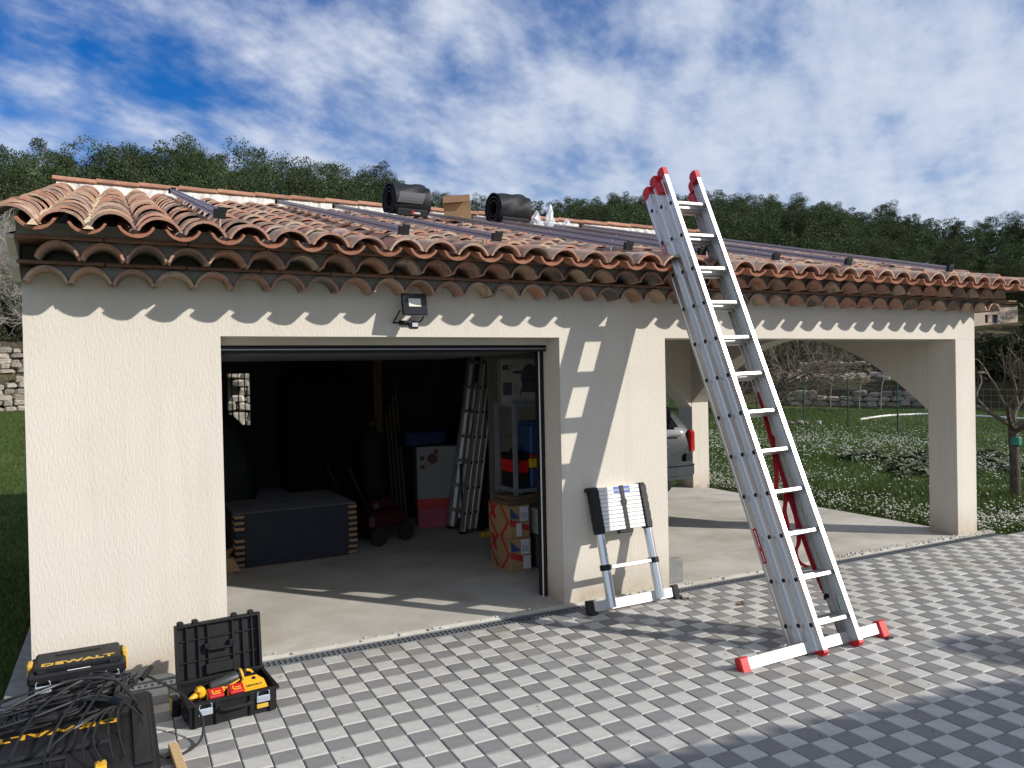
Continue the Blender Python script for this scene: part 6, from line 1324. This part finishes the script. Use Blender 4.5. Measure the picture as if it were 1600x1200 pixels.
patch(330, lambda: (6.42 + abs(rt_.gauss(0, .45)), rt_.uniform(-.1, 4.6)), .07, .22, .013)
patch(280, lambda: (rt_.uniform(6.4, 9.5), -0.05 + abs(rt_.gauss(0, .35))), .07, .2, .013)
patch(200, lambda: (rt_.uniform(6.2, 8.6), rt_.uniform(3.5, 6.5)), .06, .18, .012)
patch(620, lambda: tuple(polar(rt_.uniform(40, 56.5), rt_.gauss(18.5, 1.8)))[:2], .05, .15, .016)
patch(330, lambda: tuple(polar(rt_.uniform(40, 60), rt_.uniform(12, 22)))[:2], .05, .12, .014)
patch(130, lambda: tuple(polar(rt_.uniform(57, 62), rt_.gauss(16, .7)))[:2], .05, .14, .015)
me = npmesh('white_flowers', np.array(VV), np.array([f for f in FF]), [petal_m, grass_m], np.array(MI)); o = bpy.data.objects.new('white_flowers', me); COL.objects.link(o); o['kind'] = 'stuff'; o['label'] = 'small white flowers scattered along the lawn edge'
# leafy fringe among the flowers
cs, rd = [], []
for _ in range(260):
    x, y = rt_.choice(((6.40 + abs(rt_.gauss(0, .35)), rt_.uniform(-.05, 4.5)), (rt_.uniform(6.75, 9.5), 0.0 + abs(rt_.gauss(0, .3))))); cs.append((x, y, terrain(x, y) + .03)); rd.append(rt_.uniform(.06, .13))
V, F = leaf_cloud(rs, cs, rd, 70, 0.045, 2.0, 0.6); o = bpy.data.objects.new('flower_foliage', npmesh('flower_foliage', V, F, grass_m)); COL.objects.link(o); o['kind'] = 'stuff'
# clump of broad leaved plants
def leafy_plant_mesh(seed):
    r2 = random.Random(seed); q = MB()
    for k in range(26):
        a = r2.random() * 6.283; L_ = r2.uniform(.28, .55); e = r2.uniform(.15, .9); pts = []
        for i in range(5):
            t = i / 4; pts.append((L_ * t * math.cos(a) * math.cos(e), L_ * t * math.sin(a) * math.cos(e), L_ * (t * math.sin(e) - .55 * t * t) + .05))
        sx, sy = -math.sin(a), math.cos(a); vs = []
        for i, p in enumerate(pts):
            w_ = .055 * math.sin(math.pi * (i + .4) / 4.6); vs += [(p[0] - sx * w_, p[1] - sy * w_, p[2] + .015), p, (p[0] + sx * w_, p[1] + sy * w_, p[2] + .015)]
        q.add(vs, [(i * 3 + j, i * 3 + j + 1, i * 3 + j + 4, i * 3 + j + 3) for i in range(4) for j in range(2)])
    return q.mesh('leaves', plantleaf_m)
lp = [leafy_plant_mesh(k) for k in range(3)]
for k in range(26):
    az = rt_.uniform(50.2, 57.2) ; r = rt_.gauss(15.2, .7) if az > 52.5 else rt_.gauss(16.4, .5)
    inst('leafy_plant', lp[k % 3], None, polar(az, r, 0.0), (0, 0, rt_.random() * 6), (rt_.uniform(.55, .9),) * 3, label='grey green broad leaved plant in the clump on the lawn left of the right pillar', cat='plant', group='broad leaved plants left of the right pillar')
for k in range(5): inst('leafy_plant', lp[k % 3], None, polar(rt_.uniform(57.8, 59.5), 15.4 + .5 * k, 0.0), (0, 0, k), (.8,) * 3, label='low leafy plant on the brown patch behind the right pillar', cat='plant', group='low plants on the brown patch')

# ------------------------------------------------------------------ wire fence with green posts, white hose
fence = empty('wire_fence', polar(49.9, 22.4), (0, 0, 0), 'wire mesh fence on thin green posts crossing the lawn behind the carport', 'fence')
fp = [polar(a, r) for a, r in ((36.5, 28.0), (40.3, 26.4), (44.1, 24.8), (47.2, 23.4), (50.0, 22.2), (53.0, 21.2), (56.6, 20.4), (60.4, 20.0), (64.5, 19.8))]
base = Vector(fence.location)
for p in fp:
    q = MB(); q.tube([p - base + Vector((0, 0, -0.1)), p - base + Vector((0, 0, 1.28))], 0.020, 8); q.build('post', post_g, fence)
q = MB()
def wire(a, b, r_): q.add([(a - Vector((0, 0, r_))), (b - Vector((0, 0, r_))), (b + Vector((0, 0, r_))), (a + Vector((0, 0, r_)))], [(0, 1, 2, 3)])
for a, b in zip(fp, fp[1:]):
    A, B = a - base, b - base
    for k in range(9): z = 0.06 + 1.12 * k / 8; wire(A + Vector((0, 0, z)), B + Vector((0, 0, z)), 0.0035 if k < 8 else 0.006)
    n = int((B - A).length / 0.15)
    for k in range(n):
        t = k / n; p = A.lerp(B, t); s_ = (B - A).normalized() * 0.003; q.add([p - s_ + Vector((0, 0, .05)), p + s_ + Vector((0, 0, .05)), p + s_ + Vector((0, 0, 1.18)), p - s_ + Vector((0, 0, 1.18))], [(0, 1, 2, 3)])
q.build('wire_mesh', wire_m, fence, kind='stuff')
p0 = polar(50.0, 23.0); q = MB()
for k in range(10): q.tube([p0 - base, p0 - base], 0.01, 3) if False else None
cb = polar(47.2, 23.4); q = MB(); rr_ = random.Random(2)
for k in range(14): s_ = rr_.uniform(.06, .13); stone_geo(q, cb + Vector((rr_.uniform(-.3, .3), rr_.uniform(-.3, .3), s_ * .3)), s_ * 1.4, s_, s_, rr_.random() * 6, rr_)
q.build('stone_heap', stone_m, None, label='small heap of pale stones at the foot of a green fence post', cat='stones', kind='stuff')
hp = [polar(a, r, .03) for a, r in ((50.75, 25.2), (51.3, 25.9), (52.4, 26.9), (53.4, 27.3), (54.4, 27.6), (56.0, 27.5), (58.2, 26.8), (59.8, 26.4), (61.5, 26.0))]
q = MB(); q.tube(smooth_path(hp, 6), 0.035, 8); q.build('white_hose', hose_m, None, smooth=True, label='long white pipe curving over the lawn behind the fence', cat='pipe')
# polytunnel hoops: thin bent rods behind the fence
for k, az in enumerate((45.6, 48.9, 50.7, 52.0, 54.6)):
    b0 = polar(az, 29.5); q = MB(); q.tube(smooth_path([b0, b0 + Vector((0.04, 0, .7)), b0 + Vector((0.15, -.1, 1.15)), b0 + Vector((0.7, -.5, 1.35))]), 0.014, 5)
    q.build('bent_rod', twig_pale, None, label='thin pale bent rod standing behind the fence, %s from the left' % ('first', 'second', 'third', 'fourth', 'fifth')[k], cat='rod', group='thin bent rods behind the fence')

# ------------------------------------------------------------------ pink house far off
hp0 = polar(58.75, 80); hp0.z = 1.72 + 80 * math.tan(R(2.1))
fh = empty('far_house', hp0, (0, 0, -0.18), 'distant pale pink house with two dark windows seen right of the eave end', 'house')
q = MB(); us_ = [-6.4, -1.55, -1.2, -0.75, -0.15, 2.1]; cellwall(q, us_, [-3, 0.8, 1.5, 2.45], lambda i, j: not (j == 1 and i in (1, 3)) , 0, 0.3); q.box(-6.4, 2.1, 0.31, 6, -3, 2.43); q.build('wall', house_m, fh)
for x0, x1 in ((-1.55, -1.2), (-0.75, -0.15)):
    q = MB(); q.box(x0 + .02, x1 - .02, 0.12, 0.2, 0.82, 1.48); q.build('window', window_m, fh)
q = MB(); q.prism([(-0.3, 2.46), (6.4, 2.46), (3.0, 2.85)], 'x', -4.6, 2.3); q.build('roof', strip_m, fh)

# ------------------------------------------------------------------ the dwelling behind the photographer: its eave throws the shade over the lower right paving
hz = 3.0; k_ = hz / 0.91
hs_ = empty('main_house', (6.0, -9.0, -0.05), (0, 0, 0), 'rendered house behind the photographer whose eave shades the lower right paving', 'house')
def sh_pt(gx, gy, z=hz): return Vector((gx + z / 0.80 * 1.10, gy - z / 0.80, z)) - hs_.location
pA, pB, pC = sh_pt(-0.42, -1.95), sh_pt(0.25, -2.36), sh_pt(9.0, -3.35)
q = MB(); poly = [(pA.x, pA.y), (pB.x, pB.y), (pC.x, pC.y), (pC.x, -7.5), (pA.x - 0.25, -7.5)]
poly = poly[::-1]
q.prism([(p[0], p[1]) for p in poly], 'z', hz - 0.02, hz + 0.12); q.build('roof', mortar, hs_)
q = MB(); q.box(pA.x + 0.9, pC.x - 0.5, -7.2, pB.y - 1.1, 0, hz - 0.03); q.build('wall', stucco_in, hs_)
q = MB(); arc_tile(q, 0.196, 0.165, 0.085, 0.07, 0.45, 0.013, n=6); em = q.mesh('cover_tile', tile_m, smooth=True)
n = int((pC - pB).length / 0.23)
for k in range(n):
    p = pB.lerp(pC, (k + .5) / n); inst('cover_tile', em, hs_, (p.x, p.y + 0.10, hz + 0.10), (0, 0, math.pi + 0.0))
q = MB(); c = sh_pt(3.3, -2.0, 4.3); q.box(c.x - .25, c.x + .12, c.y - .25, c.y + .15, hz, 4.3 + .05); q.build('shadow_block', stucco_in, hs_)  # unseen block added to drop a separate streak of shade on the paving
